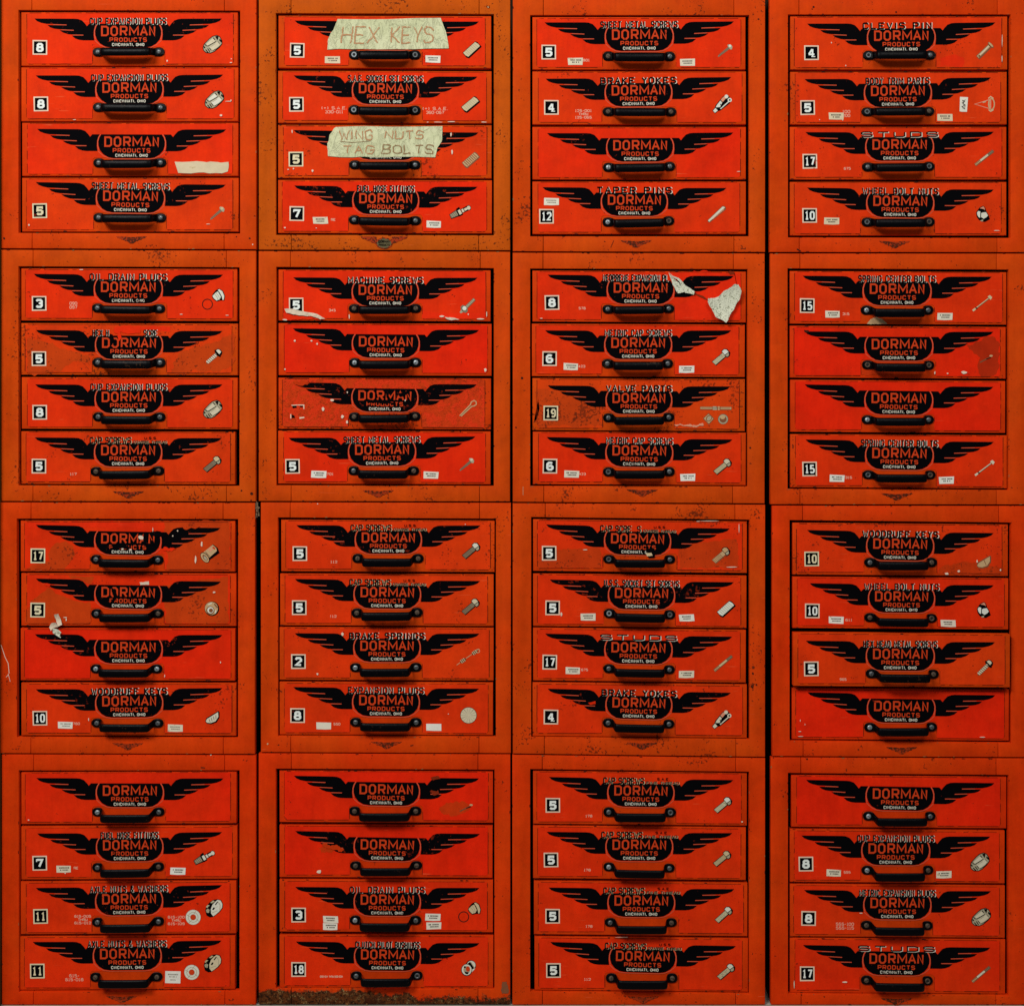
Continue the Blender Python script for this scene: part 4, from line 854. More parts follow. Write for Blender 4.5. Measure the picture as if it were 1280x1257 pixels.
CABP = [['top left corner cabinet', 'second cabinet of top row', 'third cabinet of top row', 'top right corner cabinet'],
        ['leftmost cabinet of second row', 'second cabinet of second row', 'third cabinet of second row', 'rightmost cabinet of second row'],
        ['leftmost cabinet of third row', 'second cabinet of third row', 'third cabinet of third row', 'rightmost cabinet of third row'],
        ['bottom left corner cabinet', 'second cabinet of bottom row', 'third cabinet of bottom row', 'bottom right corner cabinet']]
PULL = {(3,2,2): .012}
DRAW = {}
D0 = -.0045
si = 0
for c in range(4):
    for r in range(4):
        key = (c, r); ox, oy = OX[c], OY[r]; sl = SLOPE[key]/Z
        for q in range(4):
            tips, T_, B_, L_, R_, bo = D[key][q]; head, num, pics, stks, codes = I[key][q]
            d0 = PULL.get((c, r, q), D0+R.uniform(-.0006, .0006))
            X = lambda v: ox+v/Z
            Y = lambda v: oy+v/Z
            L, Rr, T, B = X(L_)+.3, X(R_)-.35, Y(T_)+(.7 if q == 0 else .3), Y(B_)-.3
            sy = lambda x: sl*(x-L)/(Rr-L)
            dr = empty('drawer', px((L+Rr)/2, (T+B)/2+sl/2, d0))
            hue, gr = HG[key][q]; hue = hue*.85+(.15 if head or num else -.05)
            # front, tray
            fp = slab('front_panel', [(L,T),(Rr,T+sl),(Rr,B+sl),(L,B)], d0, .014, M['drawer_enamel'], dr, .0011); fp.color = (min(1, hue*.8+FHUE[key]*.35), gr*.8+.15, 0, 1)
            P = [px(L+3, T+4, d0), px(Rr-3, T+4+sl, d0), px(Rr-3, B-2+sl, d0), px(L+3, B-2, d0)]
            V = []
            for y in (-d0+.0145, .33-d0): V += [Vector((p.x, y, p.z)) for p in P]
            mesh_obj('tray', V, [[1,2,6,5],[2,3,7,6],[3,0,4,7],[4,5,6,7]], [M['bare_interior']], dr)
            # emblem frame of reference
            ex = (X(tips[0])+X(tips[2]))/2; ey = (Y(tips[1])+Y(tips[3]))/2
            ang = math.atan2(tips[3]-tips[1], tips[2]-tips[0]); es = math.hypot(tips[2]-tips[0], tips[3]-tips[1])/Z/230.4
            bx0, by0, bx1, by1 = X(bo[0]), Y(bo[1]), X(bo[2]), Y(bo[3])
            # label sheet with the notch that clears the handle
            li, ri, ti, bi = R.uniform(5, 7.5), R.uniform(5, 8), R.uniform(1.2, 2.2), R.uniform(2.4, 3.6)
            nt = min(ey+38.2*es, min(by0, by1)-6.5); nl, nr = bx0-R.uniform(6.5, 8), bx1+R.uniform(6.8, 9)
            a, b = L+li, Rr-ri; t0, t1 = T+ti, T+ti+sl; b0, b1 = B-bi, B-bi+sl
            pts = [(a,t0),(b,t1),(b,b1-2),(b-1.5,b1),(nr+.8,b1-sl*.3),(nr,b1-sl*.3-1),(nr,nt+2),(nr-2,nt),(nl+2,nt),(nl,nt+2),(nl,b0-.8),(nl-.8,b0),(a+1.5,b0),(a,b0-2)]
            th = .0006; ds = d0+th
            lm = 'label_crazed' if key+(q,) == (1,1,2) else 'label_print'
            ls = slab('label_sheet', pts, ds, th-.00002, M[lm], dr, 0); ls.color = (hue, gr, 0, 1)
            gk = Ink()  # dark edge line: grime, plus the sheet's shadow line put into colour
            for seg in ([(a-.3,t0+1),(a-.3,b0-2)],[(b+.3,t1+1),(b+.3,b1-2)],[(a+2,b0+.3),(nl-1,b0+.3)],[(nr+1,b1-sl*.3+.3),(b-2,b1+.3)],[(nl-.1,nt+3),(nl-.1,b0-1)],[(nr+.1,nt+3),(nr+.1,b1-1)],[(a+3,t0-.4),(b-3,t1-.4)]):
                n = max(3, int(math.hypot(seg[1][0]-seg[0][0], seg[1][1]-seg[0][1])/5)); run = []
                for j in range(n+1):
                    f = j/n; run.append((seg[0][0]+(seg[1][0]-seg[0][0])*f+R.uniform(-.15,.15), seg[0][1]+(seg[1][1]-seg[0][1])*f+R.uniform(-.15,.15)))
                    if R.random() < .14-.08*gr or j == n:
                        if len(run) > 1: gk.line(run, R.uniform(.35,.75)*(.8+gr*.7), 'grime_shade', 0)
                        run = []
            go = gk.build('edge_grime_shade', ls, d0+.0008); go['kind'] = 'stuff'
            e1 = ds+.0003
            o = place('wing_emblem', EMB, ls, ex, ey, e1, ang, es)
            place('brand_lettering', BRAND, ls, ex, ey, e1+.00025, ang, es)
            place('city_lettering', CITY, ls, ex, ey, e1+.00025, ang, es)
            if head:
                drop = ()
                if key+(q,) == (0,1,1): drop = (5,6,7,8,9,10,11,12,13,14,19,20)
                if key+(q,) == (2,2,0): drop = (8,)
                if key+(q,) == (2,1,0): drop = (21,22,23)
                if key+(q,) == (3,0,0): drop = (10,)
                place('heading_lettering', heading(head, drop), ls, ex, ey, e1+.00045, ang, es)
            if num:
                cream = key+(q,) in ((2,1,2),(0,2,0),(3,2,0),(0,2,1),(0,0,3),(1,0,2),(0,3,2),(0,3,3))
                nb, nm = number_meshes(num[0], cream)
                na = R.uniform(-.02, .02)
                n_ = place('number_box', nb, ls, X(num[1]), Y(num[2]), ds+.0003, na)
                place('numeral', nm, ls, X(num[1]), Y(num[2]), ds+.0003, na)
            for kind, x, y in pics:
                place('part_picture', picture(kind), ls, X(x), Y(y), ds+.0003, R.uniform(-.04, .04))
            for x, y, kind in stks:
                si += 1; kk = (kind, si % 6)
                if kk not in STK: STK[kk] = sticker_mesh(kind, si)
                place('price_sticker', STK[kk], dr, X(x), Y(y), ds+.0005, R.uniform(-.035, .035))
            for x, y, lines in codes:
                k = Ink(); n = len(lines)
                wd = {1: 1.45, 2: 1.62, 3: 1.5}[n]; lh = 3.6 if n == 1 else 4.3 if n == 2 else 3.7
                if len(lines[0]) > 12: wd, lh = .72, 3.0
                for j, tx in enumerate(lines):
                    yy = Y(y)+(j-n/2)*lh*1.12
                    hw = len(tx)*wd; text(k, tx, X(x)-hw, X(x)+hw, yy, yy+lh*.92, .72, 'code_pink', 0, gap=.4)
                k.build('code_lettering', ls, ds+.0003)
            # handle and bolts
            mx, my = (bx0+bx1)/2, (by0+by1)/2; span = math.hypot(bx1-bx0, by1-by0)/76.0
            h = bpy.data.objects.new('handle', HANDLE); link(h, dr)
            h.location = px(mx, my, d0+.00015)-wloc(dr); h.rotation_euler = (R.uniform(-.07, .06), math.atan2(by1-by0, bx1-bx0)+R.uniform(-.004, .004), 0); h.scale = (span, R.uniform(.96, 1.04), R.uniform(.96, 1.03))
            for i in range(2):
                bt = bpy.data.objects.new('bolt', BOLTS[BOLTK[key][q*2+i]]); link(bt, h)
                bt.location = ((-38, 38)[i]*K, -1.55*K, 0); bt.rotation_euler = (0, R.uniform(0, 6.28), 0)
            # description
            CN = CABP[r][c]
            hd = head.split('|')[0].lower().replace('.', '').replace('&', 'and') if head else ''
            if key+(q,) == (1,0,0): ds_ = 'drawer with masking tape reading hex keys'
            elif key+(q,) == (1,0,2): ds_ = 'drawer with masking tape scrawled tag bolts'
            elif key+(q,) == (0,0,2): ds_ = 'drawer with blank tape strip at its right'
            elif key+(q,) == (1,1,2): ds_ = 'drawer with crazed flaking label'
            elif key+(q,) == (0,2,0): ds_ = 'drawer with torn label numbered 17'
            elif key+(q,) == (0,2,1): ds_ = 'drawer with peeled label numbered 5'
            elif key+(q,) == (3,1,1): ds_ = 'red drawer with brown worn patch'
            elif key+(q,) == (2,1,0): ds_ = 'neoprene plugs drawer with peeling paper'
            elif key+(q,) == (3,2,2): ds_ = 'pulled-out drawer headed ' + hd
            elif hd: ds_ = 'drawer headed ' + hd
            else: ds_ = 'red drawer without heading or number'
            lab = '%s, %s in %s' % (ds_, ORD[q], CN)
            assert 4 <= len(lab.split()) <= 16, lab
            tag(dr, lab, 'drawer', 'drawers of the stacked cabinets')
            DRAW[(c, r, q)] = (dr, ls, ds)

# ------------------------------------------------------------------ wear, tape, torn paper (zoom px of the crop the drawer sits in)
def zp(key, pts): return [(OX[key[0]]+x/Z, OY[key[1]]+y/Z) for x, y in pts]
def rough_poly(pts, amp, rnd, n=None):
    out = []; off = rnd.uniform(0, 99)
    for i in range(len(pts)):
        a, b = pts[i], pts[(i+1) % len(pts)]
        L_ = math.hypot(b[0]-a[0], b[1]-a[1]); m = n or max(3, min(40, int(L_/1.1)))
        for j in range(m):
            t = j/m; x = a[0]+(b[0]-a[0])*t; y = a[1]+(b[1]-a[1])*t
            q = 2.2*amp*min(1, L_/12)
            dx = mnoise.noise(Vector((x*.13, y*.13, off)))*q*1.4+mnoise.noise(Vector((x*.5, y*.5, off)))*q*.7
            dy = mnoise.noise(Vector((x*.13, y*.13, off+7)))*q*1.4+mnoise.noise(Vector((x*.5, y*.5, off+7)))*q*.7
            out.append((x+dx, y+dy))
    return out
PC = {}
def patch(key, pts, m, d, name='worn_patch', amp=.7, hue=(.3,.4), on='sheet'):
    dr, ls, ds = DRAW[key]
    PC[key] = PC.get(key, 0)+1
    k = Ink(); k.poly(rough_poly(zp(key, pts), amp, R), m, PC[key]*.3)
    o = k.build(name, ls if on == 'sheet' else dr, ds+d); o.color = (hue[0], hue[1], 0, 1)
    return o
UNDER, OVER = .00006, .00105
# under the print: varnish gone dull, or fresh colour below a torn layer
patch((0,1,1), [(135,440),(250,470),(330,500),(440,530),(450,560),(360,560),(300,600),(220,620),(130,620)], 'label_dull', UNDER, hue=(1,.8), amp=.9)
patch((0,1,1), [(850,560),(900,500),(1000,480),(1150,420),(1150,560),(1080,610),(960,600),(900,620),(840,610)], 'label_dull', UNDER, hue=(1,.8), amp=.9)
patch((0,1,1), [(560,395),(575,382),(600,400),(618,388),(640,402),(660,390),(690,402),(690,418),(560,416)], 'label_bright', OVER, 'torn_patch', .6)
patch((0,1,1), [(560,385),(840,385),(830,412),(700,400),(560,408)], 'label_bright', UNDER)
patch((0,2,0), [(808,105),(1130,100),(1130,343),(812,343),(830,270),(800,230)], 'label_dull', UNDER, hue=(.7,.6))
patch((0,2,0), [(250,235),(280,205),(320,205),(360,225),(368,270),(345,300),(320,340),(130,342),(160,315),(240,300),(238,265)], 'label_dull', UNDER, hue=(.7,.5))
patch((0,2,0), [(140,105),(700,105),(700,135),(140,135)], 'label_bright', UNDER)
patch((0,2,1), [(240,430),(300,470),(370,495),(450,500),(445,605),(115,605),(150,500)], 'label_dull', UNDER, hue=(.8,.6))
patch((0,2,1), [(800,420),(1120,375),(1120,605),(815,605)], 'label_dull', UNDER, hue=(.8,.6))
patch((0,2,1), [(335,370),(460,372),(455,392),(445,410),(400,392),(350,385)], 'label_dull', UNDER, hue=(.8,.6))
patch((3,1,1), [(1000,475),(1080,445),(1130,430),(1163,470),(1160,600),(1130,628),(1065,628),(1050,580),(1060,540),(1020,500)], 'label_smudge', UNDER, amp=1.1)
patch((3,1,1), [(480,600),(640,600),(640,625),(480,625)], 'label_dull', UNDER)
patch((1,3,0), [(920,270),(960,255),(1040,258),(1070,275),(1040,300),(985,325),(925,315),(910,290)], 'label_dull', UNDER, amp=1.2)
patch((1,3,1), [(320,475),(380,480),(385,500),(330,510)], 'label_dull', UNDER, amp=1.2)
patch((3,2,0), [(860,330),(1000,300),(1180,330),(1195,368),(860,365)], 'label_dull', UNDER, hue=(.5,.9), amp=.8)
patch((2,2,0), [(830,220),(1120,190),(1130,330),(840,335)], 'label_dull', UNDER, hue=(.5,.8), amp=.8)
patch((2,2,0), [(140,250),(450,230),(455,330),(140,335)], 'label_dull', UNDER, hue=(.6,.8), amp=.8)
patch((3,0,0), [(870,290),(930,265),(990,290),(980,330),(870,325)], 'label_bright', UNDER)
patch((1,1,0), [(820,300),(880,320),(1140,318),(1140,345),(820,345)], 'label_bright', UNDER, hue=(0,0))
patch((2,1,2), [(140,700),(440,690),(455,870),(140,875)], 'label_dull', UNDER, hue=(1,1), amp=1.5)
# over the print: scratches through the emblem
patch((0,2,0), [(702,165),(722,160),(728,190),(716,226),(704,222)], 'black_ink', OVER, 'torn_patch', .5)
patch((0,2,0), [(742,150),(800,160),(806,178),(770,182),(745,170)], 'black_ink', OVER, 'torn_patch', .5)
patch((0,2,0), [(735,205),(752,196),(758,215),(742,222)], 'black_ink', OVER, 'torn_patch', .4)
patch((0,2,0), [(800,228),(850,232),(868,245),(800,246)], 'label_bright', OVER, 'torn_patch')
patch((0,2,0), [(545,215),(560,210),(628,222),(640,236),(560,240)], 'black_ink', OVER-.0001, 'torn_patch')
patch((0,2,0), [(890,125),(925,118),(985,128),(960,136),(900,140)], 'label_dull', OVER, 'torn_patch', hue=(.7,.6))
patch((0,2,1), [(215,405),(250,412),(240,425),(222,418)], 'label_bright', OVER, 'torn_patch', .4)
patch((0,2,1), [(685,400),(730,396),(732,412),(690,416)], 'torn_paper_clean', OVER, 'torn_patch', .4)
patch((0,2,1), [(545,425),(565,440),(575,470),(560,500),(545,500),(555,470)], 'black_ink', OVER, 'torn_patch', .3)
patch((1,1,2), [(190,655),(270,658),(275,675),(235,680),(200,672)], 'label_dull', OVER, 'torn_patch', 1.4, (.3,.9))
patch((1,1,2), [(590,690),(600,684),(606,735),(596,738)], 'black_ink', OVER, 'torn_patch', .5)
patch((1,1,2), [(640,695),(665,688),(668,700),(655,735),(646,736)], 'black_ink', OVER, 'torn_patch', .5)
patch((1,1,2), [(700,715),(755,700),(760,712),(715,732)], 'black_ink', OVER, 'torn_patch', .4)
patch((1,1,2), [(550,742),(640,748),(700,760),(640,764),(552,756)], 'black_ink', OVER, 'torn_patch', .5)
patch((1,1,2), [(865,735),(905,712),(910,738),(870,742)], 'black_ink', OVER, 'torn_patch', .3)
patch((0,1,1), [(538,420),(552,424),(560,450),(548,478),(540,470)], 'black_ink', OVER, 'torn_patch', .4)
patch((0,1,1), [(575,415),(590,412),(596,440),(582,458)], 'label_bright', OVER, 'torn_patch', .4)
patch((0,1,1), [(600,485),(640,488),(636,500),(602,498)], 'black_ink', OVER, 'torn_patch', .3)
patch((1,3,0), [(865,135),(905,128),(912,142),(880,150)], 'brown_stain', OVER, 'torn_patch', .8)
patch((1,3,0), [(860,205),(900,195),(905,215),(885,222)], 'brown_stain', OVER, 'torn_patch', .8)
patch((1,3,0), [(870,285),(890,285)], 'brown_stain', OVER, 'torn_patch', .8) if False else None
patch((1,3,1), [(330,455),(400,465),(440,490),(425,500),(380,480),(335,470)], 'label_dull', OVER, 'torn_patch', 1.0)
patch((3,1,1), [(200,402),(225,405),(222,415),(205,412)], 'chip_dark', OVER, 'torn_patch', .6)
patch((2,2,0), [(670,240),(712,236),(715,280),(690,285),(680,262)], 'black_ink', OVER, 'torn_patch', .6)
patch((2,2,0), [(672,262),(700,258),(706,272),(680,276)], 'cream_ink', OVER, 'torn_patch', .5)
patch((2,2,3), [(390,992),(425,985),(425,998),(400,1002)], 'label_print', OVER, 'torn_patch', .5)
patch((2,1,2), [(810,862),(850,866),(900,872),(955,862),(955,872),(890,880),(815,870)], 'pic_pink', OVER, 'torn_patch', .7)
patch((3,1,0), [(508,372),(525,350),(555,340),(585,348),(610,374)], 'pic_tan', -.0004, 'torn_patch', .3)
# a torn number box on the crazed label: only corners are left
k = Ink()
for pts, m in (([(180,770),(212,768),(212,772),(184,774)],'number_edge'),([(212,768),(245,768),(245,790),(241,790),(240,773),(215,772)],'number_edge'),([(185,774),(206,774),(208,784),(188,786)],'black_ink'),([(222,774),(238,774),(238,780),(226,782)],'black_ink'),
               ([(176,815),(181,815),(181,836),(176,836)],'number_edge'),([(182,816),(196,822),(200,834),(184,834)],'black_ink'),([(220,830),(245,828),(245,834),(222,838)],'number_edge')):
    k.poly(zp((1,1), pts), m, 0)
k.build('torn_number_box', DRAW[(1,1,2)][1], DRAW[(1,1,2)][2]+.0004)
# small chips of paint and paper, as they sit in the photograph: x, y, half width, half height
CH = {(0,0,0):[(820,300,4,6),(1135,290,3,3),(1133,308,6,3)],(0,0,1):[(1085,567,8,7),(1122,498,18,2),(1133,494,3,6),(365,588,9,2)],(0,0,3):[(142,1105,4,6),(1020,1100,14,1.5)],
 (1,0,1):[(900,600,30,1.6),(970,598,22,2.2),(1125,600,15,2.5),(850,600,6,2)],(1,0,2):[(165,832,6,3),(192,828,4,5),(285,838,5,8),(965,660,4,12),(970,745,5,14),(185,645,3,10)],(1,0,3):[(150,1118,6,5),(303,1120,3,3)],
 (2,0,2):[(1128,842,10,2)],(3,0,0):[(1173,200,2,34),(1172,290,2,26),(405,322,3,4),(335,210,3,4)],(3,0,1):[(277,588,3,3),(390,590,3,3)],(3,0,3):[(1145,1132,20,2)],
 (0,1,0):[(398,106,11,2),(890,325,8,2),(1115,330,8,2)],(1,1,0):[(965,345,26,6),(920,335,12,5),(1110,348,18,3.5),(1050,325,3,6),(1140,325,3,18),(465,335,3,14),(150,352,14,4)],(1,1,1):[(198,455,6,6),(280,455,5,5),(308,470,5,7),(150,595,5,5),(1133,598,7,11)],
 (1,1,2):[(336,789,8,11),(432,826,9,10),(381,745,10,7),(455,855,6,10),(740,748,3,5),(456,708,3,7)],(2,1,0):[(160,345,8,2)],(3,1,1):[(842,612,4,8),(985,610,16,8),(905,615,5,4)],
 (0,2,0):[(690,182,17,15),(640,243,10,4),(600,240,8,5),(750,145,2,12),(872,150,4,5),(848,175,4,4),(990,215,5,18),(960,290,6,20)],(0,2,1):[(320,575,12,3),(325,585,3,9),(1050,452,7,6)],(0,2,2):[(1082,795,3,8),(808,862,3,8)],(0,2,3):[(435,1075,2.5,10)],
 (1,2,2):[(433,658,8,10),(310,852,6,7)],(1,2,3):[(952,1048,4,2.5)],(2,2,0):[(985,102,55,1.6),(930,104,10,2),(1130,135,2,26),(1095,328,30,2.5),(375,243,14,2.5)],(2,2,1):[(258,560,6,10)],
 (3,2,0):[(1165,342,5,5),(900,360,14,6),(1050,300,5,8),(960,348,8,5)],(3,2,3):[(180,1134,9,2),(182,1158,14,2),(1075,1162,14,3),(205,1100,2,5),(182,1080,2,6)],(0,3,0):[(140,343,6,3)],
 (1,3,1):[(318,597,13,10)],(3,3,2):[(480,800,10,2.5)],(3,3,3):[(152,1150,2.5,20),(400,1138,16,5)],(2,3,0):[(1145,352,5,5)],(2,3,3):[(560,918,40,2)],(0,3,1):[(320,605,4,3)],(1,2,0):[(1035,118,3,3)]}
for kx, lst in CH.items():
    dr, ls, ds = DRAW[kx]
    k = Ink()
    for x, y, a, b in lst:
        cx_, cy_ = zp(kx, [(x, y)])[0]; n = 7
        k.poly([(cx_+a/Z*math.cos(i*6.283/n)*R.uniform(.6,1.15), cy_+b/Z*math.sin(i*6.283/n)*R.uniform(.6,1.15)) for i in range(n)], 'chip_white', 0)
    k.build('paint_chips', dr, ds+.0016)['kind'] = 'stuff'
# dark nicks along the edges of all drawers
for kx, (dr, ls, ds) in DRAW.items():
    tips, T_, B_, L_, R_, bo = D[kx[:2]][kx[2]]; k = Ink(); sl = SLOPE[kx[:2]]
    for i in range(R.randint(8, 15)):
        x = R.uniform(L_+8, R_-8); bottom = R.random() < .7; e = R.uniform(2, 12); hh = R.uniform(1.2, 4)
        y = (B_-hh*.6 if bottom else T_+hh*.6)+sl*(x-L_)/(R_-L_)
        p = zp(kx, [(x-e,y-hh*.3),(x-e*.3,y-hh),(x+e*.4,y-hh*.7),(x+e,y),(x+e*.2,y+hh*.5),(x-e*.6,y+hh*.5)])
        k.poly(p, 'chip_dark' if R.random() < .8 else 'brown_stain', i*.1)
    o = k.build('edge_nicks', dr, ds+.0002); o['kind'] = 'stuff'

def sheet(name, key, pts, d, m, lift, parent, seed=0, cuts=4, amp=.0012):
    """thin torn paper or tape: outline in zoom px, buckled, with thickness"""
    rnd = random.Random(seed)
    bm = bmesh.new(); out = rough_poly(zp(key, pts), .5, rnd, 4)
    vs = [bm.verts.new(px(x, y, d)) for x, y in out]; bm.faces.new(vs)
    bmesh.ops.triangulate(bm, faces=bm.faces[:]); bmesh.ops.subdivide_edges(bm, edges=bm.edges[:], cuts=cuts, use_grid_fill=True)
    c = sum((v.co for v in bm.verts), Vector())/len(bm.verts)
    mx = max((v.co-c).length for v in bm.verts)
    for v in bm.verts:
        nz = mnoise.noise(Vector((v.co.x*90, seed, v.co.z*90)))*.5+.5+mnoise.noise(Vector((v.co.x*300, seed, v.co.z*300)))*.35
        v.co.y -= amp*max(0, nz)+lift*((v.co-c).length/mx)**2
    r = bmesh.ops.solidify(bm, geom=bm.faces[:], thickness=-.00018)
    return from_bm(name, bm, [M[m]], parent, smooth=True, sharp=60)
def word(key, s_, a, b, y0, y1, d, parent, m, w, gap, rr):
    k = Ink(); p = zp(key, [(a, y0), (b, y1)])
    text(k, s_, p[0][0], p[1][0], p[0][1], p[1][1], w, m, 0, gap=gap, jit=.55, rnd=rr)
    # break the strokes up: wobble, uneven pressure, a slight lean and drift of the line
    out = []; cy_ = (p[0][1]+p[1][1])/2; f = rr.uniform(0, 50); lean = rr.uniform(.04, .16)
    for pts, mm, l in k.p:
        A, B, C, E = [Vector(q) for q in pts]; n = 6
        for j in range(n):
            t0_, t1_ = j/n, (j+1)/n; quad = []
            for t_, u, v in ((t0_,A,B),(t1_,A,B),(t1_,E,C),(t0_,E,C)):
                q = u.lerp(v, t_); o_ = A.lerp(B, t_).lerp(E.lerp(C, t_), .5)
                pr = .55+.75*(mnoise.noise(Vector((o_.x*.35, o_.y*.35, f)))*.5+.5)
                q = o_+(q-o_)*pr
                q += Vector((mnoise.noise(Vector((o_.x*.22, o_.y*.22, f+3)))*1.1-(o_.y-cy_)*lean, mnoise.noise(Vector((o_.x*.22, o_.y*.22, f+9)))*1.0))
                quad.append((q.x, q.y))
            out.append((quad, mm, l))
    k.p = out
    return k.build('handwritten_word', parent, d)
# masking tape, hand lettered
dr, ls, ds = DRAW[(1,0,0)]
tp = sheet('masking_tape', (1,0,0), [(412,95),(915,92),(926,140),(940,150),(955,240),(600,243),(358,242),(362,190),(378,165)], ds+.0012, 'masking_tape', 0, dr, 1, 3, .0005)
tp['label'] = 'masking tape lettered hex keys'
rr = random.Random(3)
word((1,0), 'HEX', 428, 610, 130, 215, ds+.0021, tp, 'pencil_red', 1.9, .35, rr); word((1,0), 'KEYS', 668, 878, 130, 215, ds+.0021, tp, 'pencil_red', 1.9, .35, rr)
dr, ls, ds = DRAW[(1,0,2)]
tp = sheet('masking_tape', (1,0,2), [(400,622),(925,622),(922,690),(900,720),(885,772),(600,772),(358,768),(358,705),(378,650)], ds+.0012, 'masking_tape', 0, dr, 5, 3, .0006)
tp['label'] = 'crinkled masking tape lettered tag bolts'
rr = random.Random(9)
for s_, x_, x2_, y_, y2_, m_ in (('WING',415,580,638,688,'pencil_red'),('NUTS',640,832,640,685,'pencil_red'),('TAG',435,590,712,757,'pencil_red'),('BOLTS',625,882,710,756,'pencil_dark')):
    word((1,0), s_, x_, x2_, y_, y2_, ds+.0022, tp, m_, 1.6, .4, rr)
k = Ink(); k.line(zp((1,0), [(420,694),(480,700),(570,692)]), .7, 'pencil_dark', 1); k.build('underline', tp, ds+.0022)
dr, ls, ds = DRAW[(0,0,2)]
sheet('masking_tape', (0,0,2), [(864,795),(1000,792),(1070,797),(1122,793),(1122,822),(1118,848),(1000,850),(874,847),(870,820)], ds+.0008, 'masking_tape_pale', 0, dr, 8, 3, .0004)
# peeled paper scraps
dr, ls, ds = DRAW[(2,1,0)]
patch((2,1,0), [(790,130),(920,110),(1110,130),(1110,120),(1140,150),(1140,345),(830,345),(845,280),(930,232)], 'label_bright', UNDER, hue=(.1,.1))
sheet('peeled_paper', (2,1,0), [(780,118),(830,150),(880,190),(912,212),(905,228),(865,222),(838,170)], ds+.002, 'torn_paper', .006, dr, 11, 3, .002)
sheet('peeled_paper', (2,1,0), [(780,120),(836,175),(862,216),(830,222),(805,180)], ds+.0015, 'torn_paper', .003, dr, 12, 3, .002)
sheet('peeled_paper', (2,1,0), [(1105,178),(1122,182),(1138,210),(1136,238),(1100,300),(1062,368),(1052,360),(1012,338),(995,300),(972,268),(975,250),(1010,245),(1075,200)], ds+.003, 'torn_paper', .009, dr, 13, 4, .003)
patch((2,1,0), [(905,215),(960,240),(980,258),(960,252),(905,225)], 'brown_stain', OVER, 'tear_line', .3)
patch((2,1,0), [(1075,118),(1105,112),(1108,128),(1085,132)], 'brown_stain', OVER, 'tear_line', .6)
dr, ls, ds = DRAW[(1,1,0)]
sheet('torn_label_edge', (1,1,0), [(150,300),(180,297),(240,312),(300,320),(350,347),(325,349),(280,334),(200,326),(158,318)], ds+.0016, 'torn_paper_clean', .002, dr, 21, 3, .0025)
patch((1,1,0), [(140,318),(200,328),(280,336),(320,350),(140,352)], 'label_bright', OVER-.0002, 'torn_patch', .4)
sheet('torn_label_edge', (1,1,0), [(935,338),(985,345),(1005,350),(970,354),(945,350)], ds+.0016, 'torn_paper_clean', .001, dr, 22, 2, .0015)
dr, ls, ds = DRAW[(0,2,1)]
sheet('torn_scrap', (0,2,1), [(268,560),(290,556),(308,608),(288,615),(278,598)], ds+.002, 'torn_paper_clean', .004, dr, 31, 3, .002)
sheet('torn_scrap', (0,2,1), [(275,598),(290,618),(262,628),(252,640),(243,622),(252,602)], ds+.0025, 'torn_paper_clean', .004, dr, 32, 3, .002)
sheet('torn_scrap', (0,2,1), [(262,625),(285,632),(303,650),(292,658),(302,674),(285,668),(262,652)], ds+.004, 'torn_paper', .003, dr, 33, 3, .002)

# ------------------------------------------------------------------ marks on the frames
def frame_marks(key, lst):
    k = Ink()
    for i, (pts, w, m) in enumerate(lst):
        p = zp(key, pts)
        if len(p) == 1: k.disc(p[0][0], p[0][1], w, m, i*.2, w*R.uniform(.6, 1.2), 9, R.uniform(0, 3))
        else: k.line(p, w, m, i*.2)
    k.build('paint_scuffs', CABS[key], .0005)['kind'] = 'stuff'
frame_marks((0,2), [([(5,710),(25,770),(40,800),(45,850)], .7, 'chip_white'), ([(40,850),(50,890)], .5, 'chip_white'), ([(42,855),(30,868)], .6, 'chip_white')])
frame_marks((0,0), [([(1160,1162)], 1, 'chip_dark'), ([(1225,1170)], 1.4, 'chip_dark'), ([(1240,1200)], .8, 'chip_white'), ([(20,1170)], 1.6, 'chip_dark')])
frame_marks((1,0), [([(1147,36)], 2.2, 'brown_stain'), ([(1147,36)], .9, 'pic_tan')])
frame_marks((3,0), [([(247,35)], 1.2, 'chip_dark'), ([(240,45)], .7, 'chip_dark'), ([(652,60)], 1.2, 'chip_dark'), ([(165,1222),(185,1234)], 1.5, 'chip_dark')])
frame_marks((0,1), [([(1185,1190)], 1.2, 'chip_dark'), ([(1235,1205)], 1.8, 'chip_dark'), ([(1232,1238)], 1.0, 'chip_dark'), ([(1133,1205)], 1.0, 'brown_stain')])
frame_marks((2,2), [([(1200,820)], 2.0, 'brown_stain'), ([(1198,850)], 1.6, 'chip_dark'), ([(1195,912)], 2.4, 'brown_stain'), ([(1215,905)], 1.2, 'brown_stain')])
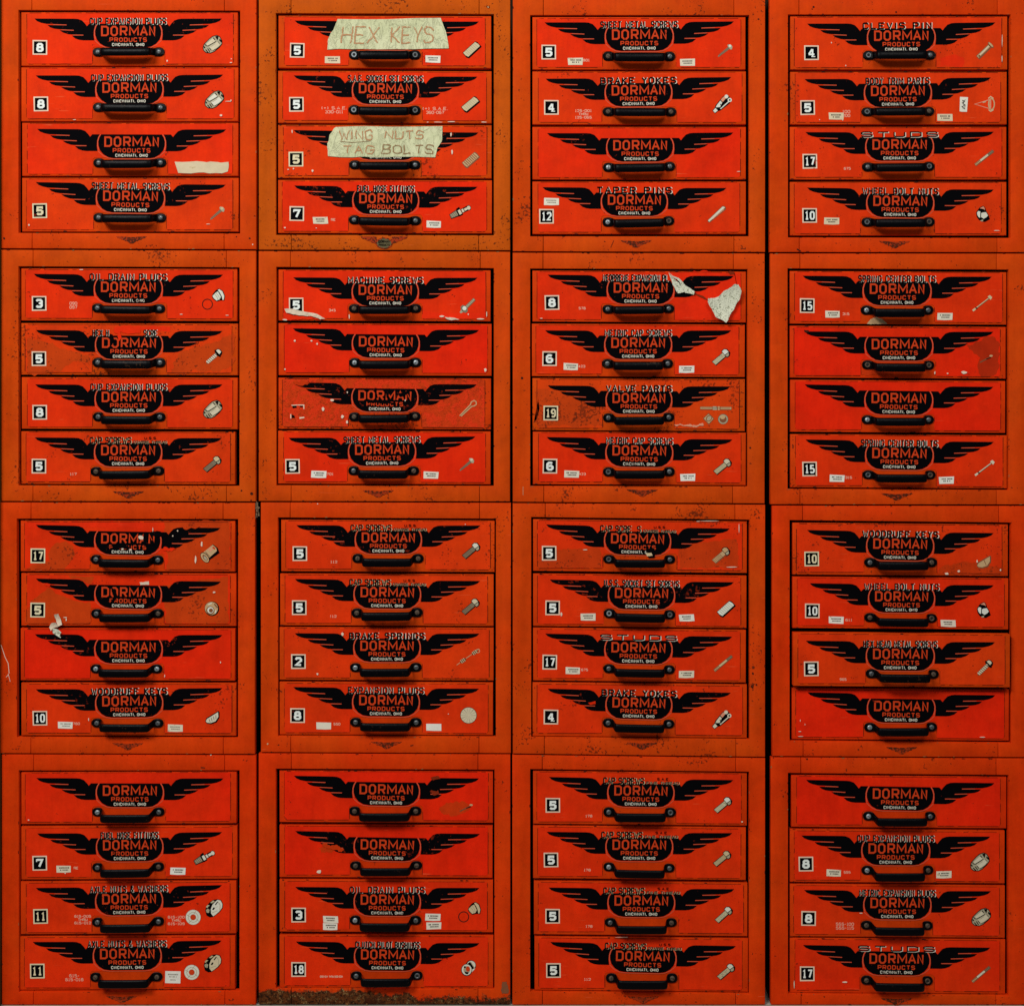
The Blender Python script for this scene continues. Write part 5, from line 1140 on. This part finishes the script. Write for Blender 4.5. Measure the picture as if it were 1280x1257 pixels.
frame_marks((2,1), [([(70,1170),(70,1212)], .5, 'pic_tan'), ([(65,638)], 1.6, 'chip_dark'), ([(35,880)], 1, 'chip_dark'), ([(1185,980)], 1.2, 'chip_dark')])
frame_marks((2,0), [([(515,1180),(500,1215)], .8, 'brown_stain'), ([(470,1185)], .8, 'chip_dark'), ([(1225,95)], 1, 'chip_dark')])
frame_marks((1,2), [([(765,1205),(780,1200)], 1.4, 'brown_stain'), ([(65,1195)], 1.3, 'pic_tan'), ([(118,1200)], 1.2, 'brown_stain'), ([(310,18)], .7, 'chip_white')])
frame_marks((3,3), [([(215,44)], 1.2, 'chip_dark'), ([(408,92),(408,105)], 1.2, 'brown_stain'), ([(300,1210)], 1, 'chip_dark')])
frame_marks((0,3), [([(1035,25)], .9, 'chip_white'), ([(985,85),(1005,88)], 1.6, 'brown_stain'), ([(8,1050)], 1.4, 'chip_dark')])
k = Ink(); k.poly(rough_poly(zp((1,3), [(1212,1140),(1240,1135),(1246,1190),(1212,1192)]), .8, R), 'pic_brown', 0); k.build('paint_scuffs', CABS[(1,3)], .0006)['kind'] = 'stuff'

# dust caught in the gap between two cabinets
rr = random.Random(5); bm = bmesh.new()
for i in range(16):
    x, y = 321.6+rr.uniform(-1.2, 1.8), 634+i*.75; p0 = px(x, y, rr.uniform(-.006, .001))
    rad = rr.uniform(.6, 1.6)*K
    bmesh.ops.create_icosphere(bm, subdivisions=1, radius=rad, matrix=__import__('mathutils').Matrix.Translation(p0))
for v in bm.verts: v.co += Vector((rr.uniform(-.0006,.0006), rr.uniform(-.0006,.0006), rr.uniform(-.0008,.0008)))
for i in range(6):
    a = px(321+rr.uniform(-2,2), 628+rr.uniform(-3,3), -.001); b = px(322+rr.uniform(-3,3), 640+rr.uniform(-6,8), -.002)
    w = Vector((.0003, 0, 0)); vs = [bm.verts.new(p) for p in (a-w, a+w, b+w, b-w)]; bm.faces.new(vs)
o = from_bm('dust_clump', bm, [M['cobweb_dust']])
tag(o, 'grey clump of dust and cobweb caught between two left cabinets', 'dust')
